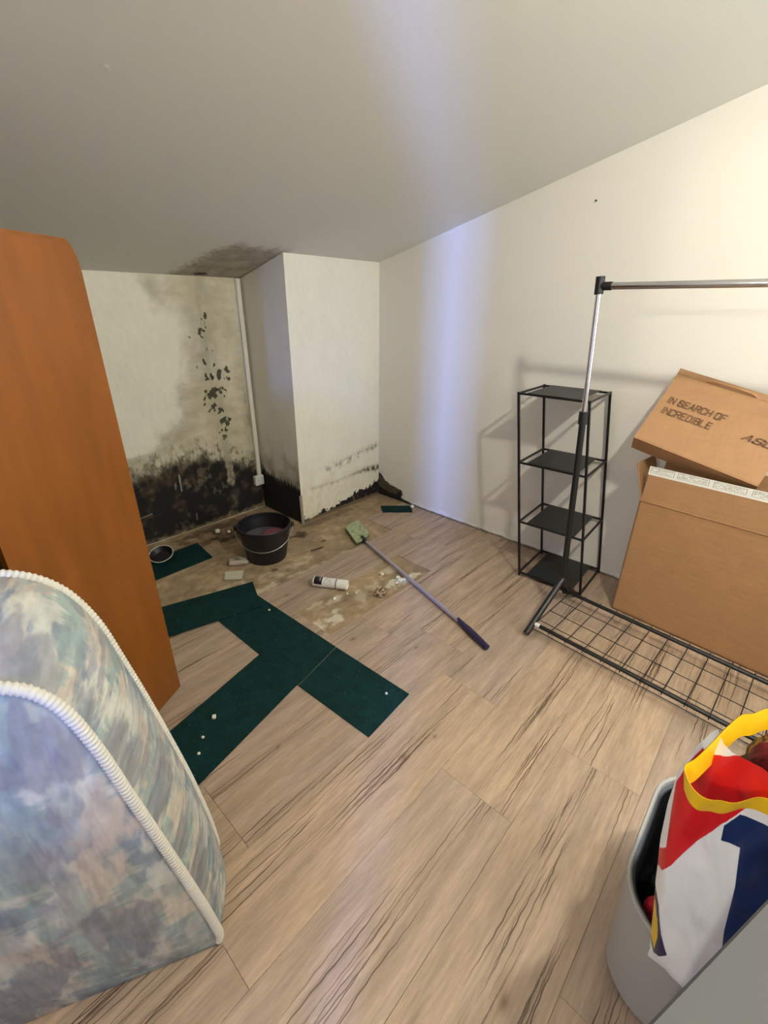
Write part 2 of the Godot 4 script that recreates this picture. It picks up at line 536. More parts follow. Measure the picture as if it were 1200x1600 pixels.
func pillar_front_tex() -> ImageTexture:
	# x 1.73 .. 2.51, y 0 .. 1.70
	var w := 470
	var h := 1020
	var n1 := field(w, h, 4, 7, 61, 4)
	var n2 := field(w, h, 14, 28, 62, 4)
	var n3 := field(w, h, 60, 120, 63, 3)
	var foot := [[1.73, 0.03], [1.80, 0.014], [1.90, 0.036], [1.98, 0.026], [2.08, 0.050], [2.15, 0.055], [2.24, 0.085], [2.36, 0.078], [2.45, 0.105], [2.51, 0.13]]
	var l1 := [[1.80, 0.235], [2.05, 0.228], [2.2, 0.235], [2.34, 0.243], [2.51, 0.225]]
	var l2 := [[1.85, 0.35], [2.1, 0.36], [2.28, 0.389], [2.47, 0.415], [2.51, 0.42]]
	var d := PackedByteArray()
	d.resize(w * h * 3)
	for py in h:
		var y := 1.70 * (1.0 - (py + 0.5) / h)
		for px in w:
			var x := 1.73 + 0.78 * (px + 0.5) / w
			var k := py * w + px
			var a := n1[k] / 255.0 - 0.5
			var b := n2[k] / 255.0 - 0.5
			var c := n3[k] / 255.0 - 0.5
			var f := 1.0 + 0.02 * c + 0.025 * a
			var r := 231.0 * f
			var g := 226.0 * f
			var bl := 208.0 * f
			if y < 0.7:
				var ye := clampf(sstep(0.40, 0.16, y + 0.25 * a) * 0.35 * (0.6 + 1.6 * b) * sstep(2.45, 1.95, x + 0.4 * a), 0, 0.6)
				r = lerpf(r, 205, ye); g = lerpf(g, 186, ye); bl = lerpf(bl, 138, ye)
				var q1 := (y - along(l1, x) + b * 0.022) / (0.012 + 0.010 * sstep(2.1, 2.5, x))
				var s1 := exp(-q1 * q1) * (0.16 + 0.75 * sstep(2.15, 2.5, x)) * clampf(0.75 + 1.6 * b + 1.2 * c, 0, 1.3) * sstep(1.79, 1.84, x)
				r = lerpf(r, 62, clampf(s1, 0, 0.9)); g = lerpf(g, 54, clampf(s1, 0, 0.9)); bl = lerpf(bl, 36, clampf(s1, 0, 0.9))
				var q2 := (y - along(l2, x) + b * 0.05) / 0.022
				var s2 := clampf(exp(-q2 * q2) * (0.22 + 0.8 * b + 0.9 * c) * sstep(1.88, 2.0, x), 0, 0.6)
				s2 = maxf(s2, 0.7 * exp(-pow(Vector2(x - 2.475, y - 0.41).length() / 0.014, 2.0)))
				s2 = maxf(s2, 0.75 * exp(-pow(Vector2((x - 2.284) * 0.6, y - 0.389).length() / 0.007, 2.0)))
				r = lerpf(r, 110, s2); g = lerpf(g, 104, s2); bl = lerpf(bl, 92, s2)
				var m := sstep(0.008, -0.004, y - along(foot, x) + b * 0.05 + c * 0.03)
				var chip := sstep(0.66, 0.72, 0.5 + 0.5 * b + 0.6 * c)
				r = lerpf(r, lerpf(24, 150, chip * 0.6), m); g = lerpf(g, lerpf(19, 132, chip * 0.6), m); bl = lerpf(bl, lerpf(15, 104, chip * 0.6), m)
				var lip := sstep(0.022, 0.012, y + c * 0.014)
				r = lerpf(r, 130, lip * 0.8); g = lerpf(g, 108, lip * 0.8); bl = lerpf(bl, 82, lip * 0.8)
			d[k * 3] = int(clampf(r, 0, 255))
			d[k * 3 + 1] = int(clampf(g, 0, 255))
			d[k * 3 + 2] = int(clampf(bl, 0, 255))
	return tex(w, h, d)

func pillar_side_tex() -> ImageTexture:
	# z -2.81 .. -2.35, y 0 .. 1.70
	var w := 230
	var h := 850
	var n1 := field(w, h, 3, 9, 71, 4)
	var n3 := field(w, h, 30, 110, 73, 3)
	var d := PackedByteArray()
	d.resize(w * h * 3)
	for py in h:
		var y := 1.70 * (1.0 - (py + 0.5) / h)
		for px in w:
			var k := py * w + px
			var a := n1[k] / 255.0 - 0.5
			var c := n3[k] / 255.0 - 0.5
			var z := -2.81 + 0.46 * (px + 0.5) / w
			var r := 227.0 * (1.0 + 0.02 * a)
			var g := 222.0 * (1.0 + 0.02 * a)
			var bl := 210.0 * (1.0 + 0.02 * a)
			var dm := sstep(0.50, 0.24, y + 0.25 * a + 0.15 * c) * 0.45
			r = lerpf(r, 120, dm); g = lerpf(g, 112, dm); bl = lerpf(bl, 92, dm)
			var m := sstep(0.30, 0.22, y + 0.05 * a + 0.06 * c - 0.05 * sstep(-2.6, -2.8, z))
			r = lerpf(r, 16, m); g = lerpf(g, 13, m); bl = lerpf(bl, 11, m)
			d[k * 3] = int(clampf(r, 0, 255))
			d[k * 3 + 1] = int(clampf(g, 0, 255))
			d[k * 3 + 2] = int(clampf(bl, 0, 255))
	return tex(w, h, d)

func wall_foot_tex() -> ImageTexture:
	# right wall, z -2.35 .. 0.65, y 0 .. 0.30: mould in the corner, smeared filler along the floor
	var w := 1500
	var h := 150
	var n1 := field(w, h, 24, 3, 81, 4)
	var n2 := field(w, h, 90, 9, 82, 4)
	var n3 := field(w, h, 300, 30, 83, 2)
	var hole := PackedVector2Array([Vector2(-2.36, 0.185), Vector2(-2.31, 0.172), Vector2(-2.27, 0.125), Vector2(-2.225, 0.108), Vector2(-2.16, 0.10), Vector2(-2.115, 0.095), Vector2(-2.09, 0.06), Vector2(-2.11, 0.03), Vector2(-2.0, 0.012), Vector2(-1.93, 0.0), Vector2(-2.36, -0.01)])
	var core := PackedVector2Array([Vector2(-2.36, 0.07), Vector2(-2.25, 0.045), Vector2(-2.16, 0.04), Vector2(-2.12, 0.08), Vector2(-2.09, 0.06), Vector2(-2.11, 0.025), Vector2(-1.93, 0.0), Vector2(-2.36, -0.01)])
	var d := PackedByteArray()
	d.resize(w * h * 3)
	for py in h:
		var y := 0.30 * (1.0 - (py + 0.5) / h)
		for px in w:
			var z := -2.35 + 3.0 * (px + 0.5) / w
			var k := py * w + px
			var a := n1[k] / 255.0 - 0.5
			var b := n2[k] / 255.0 - 0.5
			var c := n3[k] / 255.0 - 0.5
			var r := 227.0
			var g := 222.0
			var bl := 212.0
			var fl := sstep(0.040, 0.02, y + a * 0.06 + b * 0.03) * sstep(-2.12, -2.0, z)
			r = lerpf(r, 238, fl); g = lerpf(g, 235, fl); bl = lerpf(bl, 228, fl)
			var di := sstep(0.012, 0.003, y + c * 0.008 + b * 0.012) * 0.8
			r = lerpf(r, 120, di); g = lerpf(g, 104, di); bl = lerpf(bl, 84, di)
			if z < -1.9:
				var sp := Vector2(z + b * 0.03, y + c * 0.02)
				if Geometry2D.is_point_in_polygon(sp, hole):
					r = 74 + 40 * c; g = 66 + 36 * c; bl = 52 + 30 * c
					if Geometry2D.is_point_in_polygon(sp, core):
						r = 20; g = 17; bl = 14
				else:
					var gy := sstep(0.10, 0.0, y + z + 2.2 + b * 0.1) * 0.3
					r = lerpf(r, 132, gy); g = lerpf(g, 124, gy); bl = lerpf(bl, 108, gy)
			d[k * 3] = int(clampf(r, 0, 255))
			d[k * 3 + 1] = int(clampf(g, 0, 255))
			d[k * 3 + 2] = int(clampf(bl, 0, 255))
	return tex(w, h, d)

func ceil_stain_tex() -> ImageTexture:
	# x 1.10 .. 1.80, z -2.81 .. -2.15
	var w := 420
	var h := 396
	var n1 := field(w, h, 5, 5, 91, 4)
	var n2 := field(w, h, 18, 17, 92, 4)
	var poly := PackedVector2Array([Vector2(1.26, -2.86), Vector2(1.315, -2.62), Vector2(1.345, -2.42), Vector2(1.437, -2.285), Vector2(1.50, -2.33), Vector2(1.56, -2.30), Vector2(1.60, -2.345), Vector2(1.66, -2.30), Vector2(1.69, -2.35), Vector2(1.745, -2.30), Vector2(1.78, -2.4), Vector2(1.78, -2.86)])
	var d := PackedByteArray()
	d.resize(w * h * 3)
	for py in h:
		var z := -2.15 - 0.66 * (1.0 - (py + 0.5) / h)
		for px in w:
			var x := 1.10 + 0.70 * (px + 0.5) / w
			var k := py * w + px
			var a := n1[k] / 255.0 - 0.5
			var b := n2[k] / 255.0 - 0.5
			var r := 222.0
			var g := 220.0
			var bl := 209.0
			var pt := Vector2(x + b * 0.03, z + a * 0.03)
			var near := 9.0
			for e in poly.size():
				near = minf(near, seg_dist(pt, poly[e], poly[(e + 1) % poly.size()]))
			if not Geometry2D.is_point_in_polygon(pt, poly): near = -near
			var s := sstep(-0.035, 0.05, near + b * 0.03) * clampf(0.58 + 0.4 * a + 0.15 * b, 0.2, 0.9)
			s = maxf(s, 0.8 * sstep(0.05, 0.0, absf(x - 1.725) + b * 0.04) * sstep(-2.30, -2.45, z))
			s = maxf(s, 0.55 * sstep(-2.76, -2.80, z + b * 0.05) * sstep(1.24, 1.32, x))
			r = lerpf(r, 128, s); g = lerpf(g, 114, s); bl = lerpf(bl, 92, s)
			var el := Vector2((x - 1.45) / 0.042, (z + 2.768) / 0.024).length()
			var dk := sstep(1.2, 0.7, el + b * 0.5) * 0.85
			r = lerpf(r, 50, dk); g = lerpf(g, 40, dk); bl = lerpf(bl, 28, dk)
			d[k * 3] = int(clampf(r, 0, 255))
			d[k * 3 + 1] = int(clampf(g, 0, 255))
			d[k * 3 + 2] = int(clampf(bl, 0, 255))
	return tex(w, h, d)

func subfloor_tex() -> ImageTexture:
	# x 0.40 .. 2.55, z -2.85 .. -1.20
	var w := 860
	var h := 660
	var n1 := field(w, h, 6, 5, 21, 4)
	var n2 := field(w, h, 20, 16, 22, 4)
	var n3 := field(w, h, 120, 95, 23, 3)
	var st := field(w, h, 7, 30, 24, 4)
	var white := [[1.17, -1.40, 0.10, 0.07, 0.8], [1.20, -1.55, 0.07, 0.02, 0.5], [1.64, -1.38, 0.10, 0.05, 0.85], [1.74, -1.36, 0.06, 0.05, 0.8], [1.62, -1.49, 0.03, 0.02, 0.7], [1.28, -1.51, 0.06, 0.03, 0.55], [1.08, -1.40, 0.06, 0.05, 0.5], [1.45, -1.44, 0.12, 0.05, 0.35], [1.70, -1.50, 0.10, 0.05, 0.5], [1.12, -1.86, 0.20, 0.03, 0.45], [0.85, -2.02, 0.25, 0.05, 0.35], [1.55, -1.84, 0.30, 0.02, 0.4], [1.30, -1.95, 0.2, 0.06, 0.2]]
	var dark := [[1.34, -2.57, 0.22, 0.10, 0.7], [1.30, -2.72, 0.4, 0.08, 0.55], [1.62, -2.22, 0.06, 0.05, 0.8], [1.55, -2.25, 0.05, 0.02, 0.7], [1.66, -2.05, 0.03, 0.02, 0.8], [1.24, -1.98, 0.03, 0.025, 0.6], [1.20, -1.86, 0.05, 0.03, 0.4], [1.9, -2.3, 0.35, 0.05, 0.4], [1.05, -2.60, 0.3, 0.08, 0.5]]
	var d := PackedByteArray()
	d.resize(w * h * 3)
	for py in h:
		var z := -2.85 + 1.65 * (py + 0.5) / h
		for px in w:
			var x := 0.40 + 2.15 * (px + 0.5) / w
			var k := py * w + px
			var a := n1[k] / 255.0 - 0.5
			var b := n2[k] / 255.0 - 0.5
			var c := n3[k] / 255.0 - 0.5
			var s := st[k] / 255.0 - 0.5
			var f := 1.0 + 0.22 * a + 0.18 * b + 0.16 * c + 0.05 * s
			var r := 160.0 * f
			var g := 137.0 * f
			var bl := 105.0 * f
			var pz := sstep(0.62, 0.85, 0.5 + 0.7 * b + 0.5 * c + 0.25 * a) * 0.35
			r = lerpf(r, 196, pz); g = lerpf(g, 182, pz); bl = lerpf(bl, 150, pz)
			for p in white:
				var e := Vector2((x - p[0]) / p[2], (z - p[1]) / p[3]).length_squared()
				if e < 2.2:
					var q: float = p[4] * sstep(0.42, 0.68, 0.75 - 0.36 * e + 0.5 * b + 0.45 * c)
					r = lerpf(r, 214, q); g = lerpf(g, 206, q); bl = lerpf(bl, 186, q)
			for p in dark:
				var e := Vector2((x - p[0]) / p[2], (z - p[1]) / p[3]).length_squared()
				if e < 2.2:
					var q: float = p[4] * sstep(0.40, 0.75, 0.75 - 0.36 * e + 0.5 * b + 0.45 * c)
					r = lerpf(r, 58, q); g = lerpf(g, 42, q); bl = lerpf(bl, 28, q)
			d[k * 3] = int(clampf(r, 0, 255))
			d[k * 3 + 1] = int(clampf(g, 0, 255))
			d[k * 3 + 2] = int(clampf(bl, 0, 255))
	return tex(w, h, d)

# ================================================================ the scene
func _ready():
	# ---- camera
	var yaw := 0.831786
	var pitch := -0.428483
	var roll := 0.00975
	var fw := Vector3(sin(yaw) * cos(pitch), sin(pitch), -cos(yaw) * cos(pitch))
	var r0 := Vector3(cos(yaw), 0, sin(yaw))
	var u0 := r0.cross(fw)
	var rr := r0 * cos(roll) + u0 * sin(roll)
	var uu := -r0 * sin(roll) + u0 * cos(roll)
	var cam := Camera3D.new()
	cam.name = "camera"
	cam.keep_aspect = Camera3D.KEEP_HEIGHT
	cam.fov = rad_to_deg(2.0 * atan(800.0 / 705.7))
	cam.near = 0.02
	cam.far = 60.0
	cam.transform = Transform3D(Basis(rr, uu, -fw), Vector3(0, 1.4, 0))
	add_child(cam)
	cam.current = true
	# ---- sky and exposure
	var we := WorldEnvironment.new()
	we.name = "environment"
	var env := Environment.new()
	env.background_mode = Environment.BG_SKY
	var sky := Sky.new()
	var sm := ProceduralSkyMaterial.new()
	sm.sky_top_color = Color(0.35, 0.52, 0.85)
	sm.sky_horizon_color = Color(0.75, 0.82, 0.92)
	sm.ground_bottom_color = Color(0.25, 0.24, 0.22)
	sm.ground_horizon_color = Color(0.6, 0.62, 0.64)
	sky.sky_material = sm
	env.sky = sky
	env.tonemap_mode = Environment.TONE_MAPPER_LINEAR
	env.tonemap_exposure = 1.08
	env.sdfgi_enabled = true
	env.ssao_enabled = true
	env.ssil_enabled = true
	we.environment = env
	add_child(we)
	# ---- daylight entering the hall window (beyond the sliding door)
	var day := AreaLight3D.new()
	day.name = "hall_window_daylight"
	day.area_size = Vector2(0.15, 0.9)
	day.light_color = Color(0.46, 0.60, 1.0)
	day.light_energy = 34.0
	day.area_range = 12.0
	day.shadow_enabled = true
	day.position = Vector3(-2.96, 1.45, 1.445)
	day.rotation.y = -PI / 2
	add_child(day)

	# ---- fill light added behind the camera, brightens the pillar and back wall
	var day2 := AreaLight3D.new()
	day2.name = "added_rear_fill"
	day2.area_size = Vector2(0.6, 0.8)
	day2.light_color = Color(0.88, 0.94, 1.0)
	day2.light_energy = 2.1
	day2.area_range = 12.0
	day2.shadow_enabled = true
	day2.position = Vector3(1.95, 1.45, ZR - 0.01)
	add_child(day2)

	make_materials()
	M.wood_bump = bump_tex(1024, 256, 9, 60, 77, 3, 2.0)
	build_shell()
	build_floor()
	build_lamps()
	build_wardrobe()
	build_mattress()
	build_big_box()
	build_laptop_box()
	build_bin_and_bag()
	build_grey_cabinet()
	build_shelf()
	build_rack()
	build_green_boards()
	build_bucket()
	build_floor_clutter()

# ---------------------------------------------------------------- room shell
func build_shell():
	# ceiling: sloped slab with the damp patch beside the pillar
	var am := ArrayMesh.new()
	var g := G.new()
	var cp := func(x: float, z: float) -> Vector3: return Vector3(x, ceil_y(z), z)
	var xs := [XL - 0.1, 1.10, 1.80, XW + 0.1]
	var zs := [ZB - 0.1, ZB, -2.15, ZR + 0.1]
	for a in 3:
		for b in 3:
			if a == 1 and b == 1: continue
			g.q(cp.call(xs[a], zs[b]), cp.call(xs[a + 1], zs[b]), cp.call(xs[a + 1], zs[b + 1]), cp.call(xs[a], zs[b + 1]))
	var up := Vector3(0, 0.12, 0)
	var c := [cp.call(xs[0], zs[0]), cp.call(xs[3], zs[0]), cp.call(xs[3], zs[3]), cp.call(xs[0], zs[3])]
	g.q(c[3] + up, c[2] + up, c[1] + up, c[0] + up)
	for k in 4:
		var a: Vector3 = c[k]
		var b: Vector3 = c[(k + 1) % 4]
		g.q(b, a, a + up, b + up)
	g.mesh(am, M.ceil)
	g = G.new()
	g.q(cp.call(1.10, ZB), cp.call(1.80, ZB), cp.call(1.80, -2.15), cp.call(1.10, -2.15), [Vector2(0, 0), Vector2(1, 0), Vector2(1, 1), Vector2(0, 1)])
	var cm := mat(Color.WHITE, 0.85)
	cm.albedo_texture = ceil_stain_tex()
	g.mesh(am, cm)
	structure(part("ceiling", am, null))

	# back wall
	am = ArrayMesh.new()
	g = G.new()
	var y1 := ceil_y(ZB)
	var uv := func(x: float, y: float) -> Vector2: return Vector2(clampf((x - 0.55) / 1.2, 0.002, 0.998), 1.0 - y / 1.55)
	g.q(Vector3(0.55, 0, ZB), Vector3(XP, 0, ZB), Vector3(XP, y1, ZB), Vector3(0.55, y1, ZB), [uv.call(0.55, 0), uv.call(XP, 0), uv.call(XP, y1), uv.call(0.55, y1)])
	g.q(Vector3(XL, 0, ZB), Vector3(0.55, 0, ZB), Vector3(0.55, y1, ZB), Vector3(XL, y1, ZB), [uv.call(0.55, 0), uv.call(0.55, 0), uv.call(0.55, y1), uv.call(0.55, y1)])
	var bm := mat(Color.WHITE, 0.85)
	bm.albedo_texture = back_wall_tex()
	bm.normal_enabled = true
	bm.normal_texture = plaster_bump
	bm.normal_scale = 0.5
	g.mesh(am, bm)
	g = G.new()
	g.box(Transform3D(Basis(), Vector3((XL + XW) / 2, y1 / 2 - 0.05, ZB - 0.055)), Vector3(XW - XL + 0.2, y1 + 0.1, 0.1))
	g.mesh(am, M.cream)
	structure(part("wall_back", am, null))

	# chimney pillar in the corner
	var pil := setting("wall_pillar")
	am = ArrayMesh.new()
	g = G.new()
	var yt := ceil_y(ZP)
	g.q(Vector3(XP, 0, ZP), Vector3(XW, 0, ZP), Vector3(XW, yt, ZP), Vector3(XP, yt, ZP), [Vector2(0, 1), Vector2(1, 1), Vector2(1, 1 - yt / 1.7), Vector2(0, 1 - yt / 1.7)])
	var pm := mat(Color.WHITE, 0.85)
	pm.albedo_texture = pillar_front_tex()
	pm.normal_enabled = true
	pm.normal_texture = plaster_bump
	pm.normal_scale = 0.4
	g.mesh(am, pm)
	g = G.new()
	g.q(Vector3(XP, 0, ZB), Vector3(XP, 0, ZP), Vector3(XP, yt, ZP), Vector3(XP, y1, ZB), [Vector2(0, 1), Vector2(1, 1), Vector2(1, 1 - yt / 1.7), Vector2(0, 1 - y1 / 1.7)])
	var ps := mat(Color.WHITE, 0.85)
	ps.albedo_texture = pillar_side_tex()
	g.mesh(am, ps)
	part("pillar_faces", am, null, pil)
	g = G.new()
	g.box(Transform3D(Basis(Vector3.BACK, 0.02), Vector3(XP - 0.002, 0.10, ZP + 0.002)), Vector3(0.020, 0.22, 0.012), 0.002)
	part("corner_bead", g, mat(rgb(150, 140, 126), 0.6), pil, "grey corner bead laid bare at the foot")

	# right wall
	am = ArrayMesh.new()
	g = G.new()
	var poly := PackedVector2Array([Vector2(ZB - 0.1, 0.30), Vector2(ZR + 0.1, 0.30), Vector2(ZR + 0.1, ceil_y(ZR + 0.1)), Vector2(ZB - 0.1, ceil_y(ZB - 0.1))])
	g.prism(poly, Transform3D(Basis(Vector3(0, 0, 1), Vector3(0, 1, 0), Vector3(-1, 0, 0)), Vector3(XW + 0.1, 0, 0)), 0.1)
	g.box(Transform3D(Basis(), Vector3(XW + 0.055, 0.14, (ZB + ZR) / 2)), Vector3(0.09, 0.32, ZR - ZB + 0.2))
	g.q(Vector3(XW, -0.02, 0.65), Vector3(XW, -0.02, ZR + 0.1), Vector3(XW, 0.30, ZR + 0.1), Vector3(XW, 0.30, 0.65))
	g.mesh(am, M.white)
	g = G.new()
	g.q(Vector3(XW, 0, -2.35), Vector3(XW, 0, 0.65), Vector3(XW, 0.30, 0.65), Vector3(XW, 0.30, -2.35))
	var fm := mat(Color.WHITE, 0.85)
	fm.albedo_texture = wall_foot_tex()
	g.mesh(am, fm)
	structure(part("wall_right", am, null))

	# rear wall, behind the camera
	g = G.new()
	g.box(Transform3D(Basis(), Vector3(0.275, 1.3, ZR + 0.05)), Vector3(2.75, 2.72, 0.1))
	g.box(Transform3D(Basis(), Vector3(2.43, 1.3, ZR + 0.05)), Vector3(0.36, 2.72, 0.1))
	g.box(Transform3D(Basis(), Vector3(1.95, 0.495, ZR + 0.05)), Vector3(0.6, 1.11, 0.1))
	g.box(Transform3D(Basis(), Vector3(1.95, 2.255, ZR + 0.05)), Vector3(0.6, 0.81, 0.1))
	structure(part("wall_rear", g, M.white))

	var rw := setting("added_window_2")  # unseen window added around the rear fill light
	g = G.new()
	for s in [-1.0, 1.0]:
		g.box(Transform3D(Basis(), Vector3(1.95 + s * 0.285, 1.45, ZR + 0.06)), Vector3(0.03, 0.8, 0.05))
		g.box(Transform3D(Basis(), Vector3(1.95, 1.45 + s * 0.385, ZR + 0.06)), Vector3(0.6, 0.03, 0.05))
	part("window_frame", g, M.white_plastic, rw)
	g = G.new()
	g.box(Transform3D(Basis(), Vector3(1.95, 1.45, ZR + 0.06)), Vector3(0.54, 0.74, 0.006))
	var gl2 := mat(Color(0.9, 0.95, 1.0, 0.12), 0.02)
	gl2.transparency = BaseMaterial3D.TRANSPARENCY_ALPHA
	part("window_pane", g, gl2, rw)

	# left wall with the doorway to the hall
	g = G.new()
	var lb := Transform3D(Basis(Vector3(0, 0, 1), Vector3(0, 1, 0), Vector3(-1, 0, 0)), Vector3(XL, 0, 0))
	var lp := func(z0: float, z1: float, y0: float): g.prism(PackedVector2Array([Vector2(z0, y0), Vector2(z1, y0), Vector2(z1, ceil_y(z1)), Vector2(z0, ceil_y(z0))]), lb, 0.1)
	lp.call(ZB, -0.50, -0.02)
	lp.call(-0.50, 0.41, 2.09)
	lp.call(0.14, 0.25, -0.02)
	lp.call(0.41, ZR, -0.02)
	structure(part("wall_left", g, M.white))
	# door frame around the doorway to the hall
	var door := setting("door_1")
	for z in [-0.511, 0.151]:
		g = G.new()
		g.box(Transform3D(Basis(), Vector3(XL - 0.05, 1.04, z)), Vector3(0.12, 2.1, 0.02), 0.003)
		part("door_jamb", g, mat(rgb(205, 200, 190), 0.5), door)
	# chest-shaped blocker added in the hall, cuts blue light low on the mattress
	var ch := thing("added_chest_blocker", "low painted chest added in the hall to block light through the doorway", "chest", Vector3(-1.3, 0, -0.16))
	g = G.new()
	g.box(Transform3D(Basis(), Vector3(-1.3, 0.42, 0.09)), Vector3(0.34, 0.84, 0.60), 0.004)
	part("body", g, mat(rgb(170, 164, 154), 0.6), ch)
	g = G.new()
	g.box(Transform3D(Basis(), Vector3(-1.3, 0.852, 0.09)), Vector3(0.36, 0.022, 0.62), 0.003)
	part("top", g, mat(rgb(150, 120, 86), 0.5), ch)
	var wc := thing("added_panel_blocker", "white panel added in the hall to block window light", "partition", Vector3(-2.0, 1.0, 0.62))  # unseen panel added to keep blue light off the ceiling and pillar
	g = G.new()
	g.box(Transform3D(Basis(), Vector3(-2.0, 1.96, 0.60)), Vector3(0.03, 1.48, 0.40), 0.003)
	part("panel", g, mat(rgb(200, 196, 188), 0.6), wc)
	g = G.new()
	g.box(Transform3D(Basis(), Vector3(-2.0, 1.22, 0.60)), Vector3(0.05, 0.03, 0.41), 0.002)
	part("bottom_rail", g, mat(rgb(206, 202, 194), 0.6), wc)
	# hall beyond the door
	g = G.new()
	g.box(Transform3D(Basis(), Vector3(-2.05, -0.06, 0.8)), Vector3(2.1, 0.1, 3.2))
	structure(part("floor_hall", g, mat(rgb(170, 150, 130), 0.5)))
	g = G.new()
	g.box(Transform3D(Basis(), Vector3(-2.1, 2.75, 0.8)), Vector3(2.2, 0.1, 3.2))
	structure(part("ceiling_hall", g, M.ceil))
	g = G.new()
	g.box(Transform3D(Basis(), Vector3(-2.1, 1.35, -0.75)), Vector3(2.2, 2.7, 0.1))
	g.box(Transform3D(Basis(), Vector3(-2.1, 1.35, 2.35)), Vector3(2.2, 2.7, 0.1))
	g.box(Transform3D(Basis(), Vector3(-3.05, 1.35, 0.335)), Vector3(0.1, 2.7, 2.07))
	g.box(Transform3D(Basis(), Vector3(-3.05, 1.35, 1.91)), Vector3(0.1, 2.7, 0.78))
	g.box(Transform3D(Basis(), Vector3(-3.05, 0.50, 1.445)), Vector3(0.1, 1.0, 0.15))
	g.box(Transform3D(Basis(), Vector3(-3.05, 2.30, 1.445)), Vector3(0.1, 0.8, 0.15))
	g.box(Transform3D(Basis(), Vector3(XL - 0.05, 2.0, ZR + 0.4)), Vector3(0.1, 4.0, 0.8))
	g.box(Transform3D(Basis(), Vector3(XL - 0.05, 2.68, 0.8)), Vector3(0.098, 0.34, 3.2))
	structure(part("wall_hall", g, M.white))
	var win := setting("window_1")
	g = G.new()
	for s in [-1.0, 1.0]:
		g.box(Transform3D(Basis(), Vector3(-3.05, 1.45, 1.445 + s * 0.068)), Vector3(0.04, 0.9, 0.014))
		g.box(Transform3D(Basis(), Vector3(-3.05, 1.45 + s * 0.443, 1.445)), Vector3(0.04, 0.014, 0.15))
	part("window_frame", g, M.white_plastic, win)
	g = G.new()
	g.box(Transform3D(Basis(), Vector3(-3.05, 1.45, 1.445)), Vector3(0.006, 0.88, 0.125))
	var gl := mat(Color(0.9, 0.95, 1.0, 0.12), 0.02)
	gl.transparency = BaseMaterial3D.TRANSPARENCY_ALPHA
	part("window_pane", g, gl, win)

	# cable trunking in the corner and the socket at its foot
	var tr := thing("cable_trunking", "narrow cream plastic cable trunking running up the wall beside the pillar", "cable trunking", Vector3(1.705, 0.25, ZB))
	g = G.new()
	g.box(Transform3D(Basis(), Vector3(1.7, (0.25 + y1) / 2, ZB + 0.009)), Vector3(0.030, y1 - 0.252, 0.017), 0.002)
	part("channel", g, mat(rgb(222, 216, 198), 0.5), tr)
	g = G.new()
	g.box(Transform3D(Basis(), Vector3(1.7, (0.26 + y1) / 2, ZB + 0.019)), Vector3(0.024, y1 - 0.27, 0.004), 0.001)
	part("snap_cover", g, mat(rgb(230, 225, 208), 0.5), tr)
	var so := thing("wall_socket", "small white surface socket under the cable trunking in the black mould", "socket", Vector3(1.69, 0.235, ZB))
	g = G.new()
	g.box(Transform3D(Basis(), Vector3(1.687, 0.222, ZB + 0.018)), Vector3(0.072, 0.072, 0.034), 0.004)
	part("back_box", g, M.white_plastic, so)
	g = G.new()
	g.lathe([Vector2(0.0, 0.0), Vector2(0.019, 0.0), Vector2(0.021, 0.004), Vector2(0.023, 0.004), Vector2(0.023, 0.0)], Transform3D(Basis(Vector3.RIGHT, PI / 2), Vector3(1.687, 0.222, ZB + 0.034)), 20)
	part("outlet_ring", g, mat(rgb(190, 188, 182), 0.4), so)
	g = G.new()
	for s in [-1.0, 1.0]:
		g.lathe([Vector2(0.003, 0.0), Vector2(0.003, 0.002), Vector2(0.0, 0.002)], Transform3D(Basis(Vector3.RIGHT, PI / 2), Vector3(1.687 + s * 0.009, 0.222, ZB + 0.0345)), 8)
	part("pin_hole", g, M.black, so)

	# nail in the right wall and a paint flake hanging off the ceiling
	g = G.new()
	g.tube([Vector3(XW + 0.01, 1.853, -0.97), Vector3(XW - 0.012, 1.85, -0.97), Vector3(XW - 0.014, 1.85, -0.97)], [0.002, 0.002, 0.005], 8)
	tag(part("nail", g, mat(rgb(60, 55, 52), 0.5, 0.6)), "small dark nail in the pale wall above the clothes rack", "nail")
	g = G.new()
	var fo := Vector3(0.577, ceil_y(-1.412) - 0.003, -1.412)
	g.tri(fo, fo + Vector3(0.010, -0.002, 0.003), fo + Vector3(0.003, -0.004, 0.008))
	g.tri(fo, fo + Vector3(0.003, -0.004, 0.008), fo + Vector3(-0.005, 0.001, 0.006))
	g.tri(fo + Vector3(0, 0.003, 0), fo + Vector3(-0.005, 0.003, 0.006), fo + Vector3(0.010, 0.0, 0.003))
	tag(part("paint_flake", g, mat(rgb(236, 232, 226), 0.7)), "tiny white flake of paint peeling off the sloped ceiling", "paint flake")

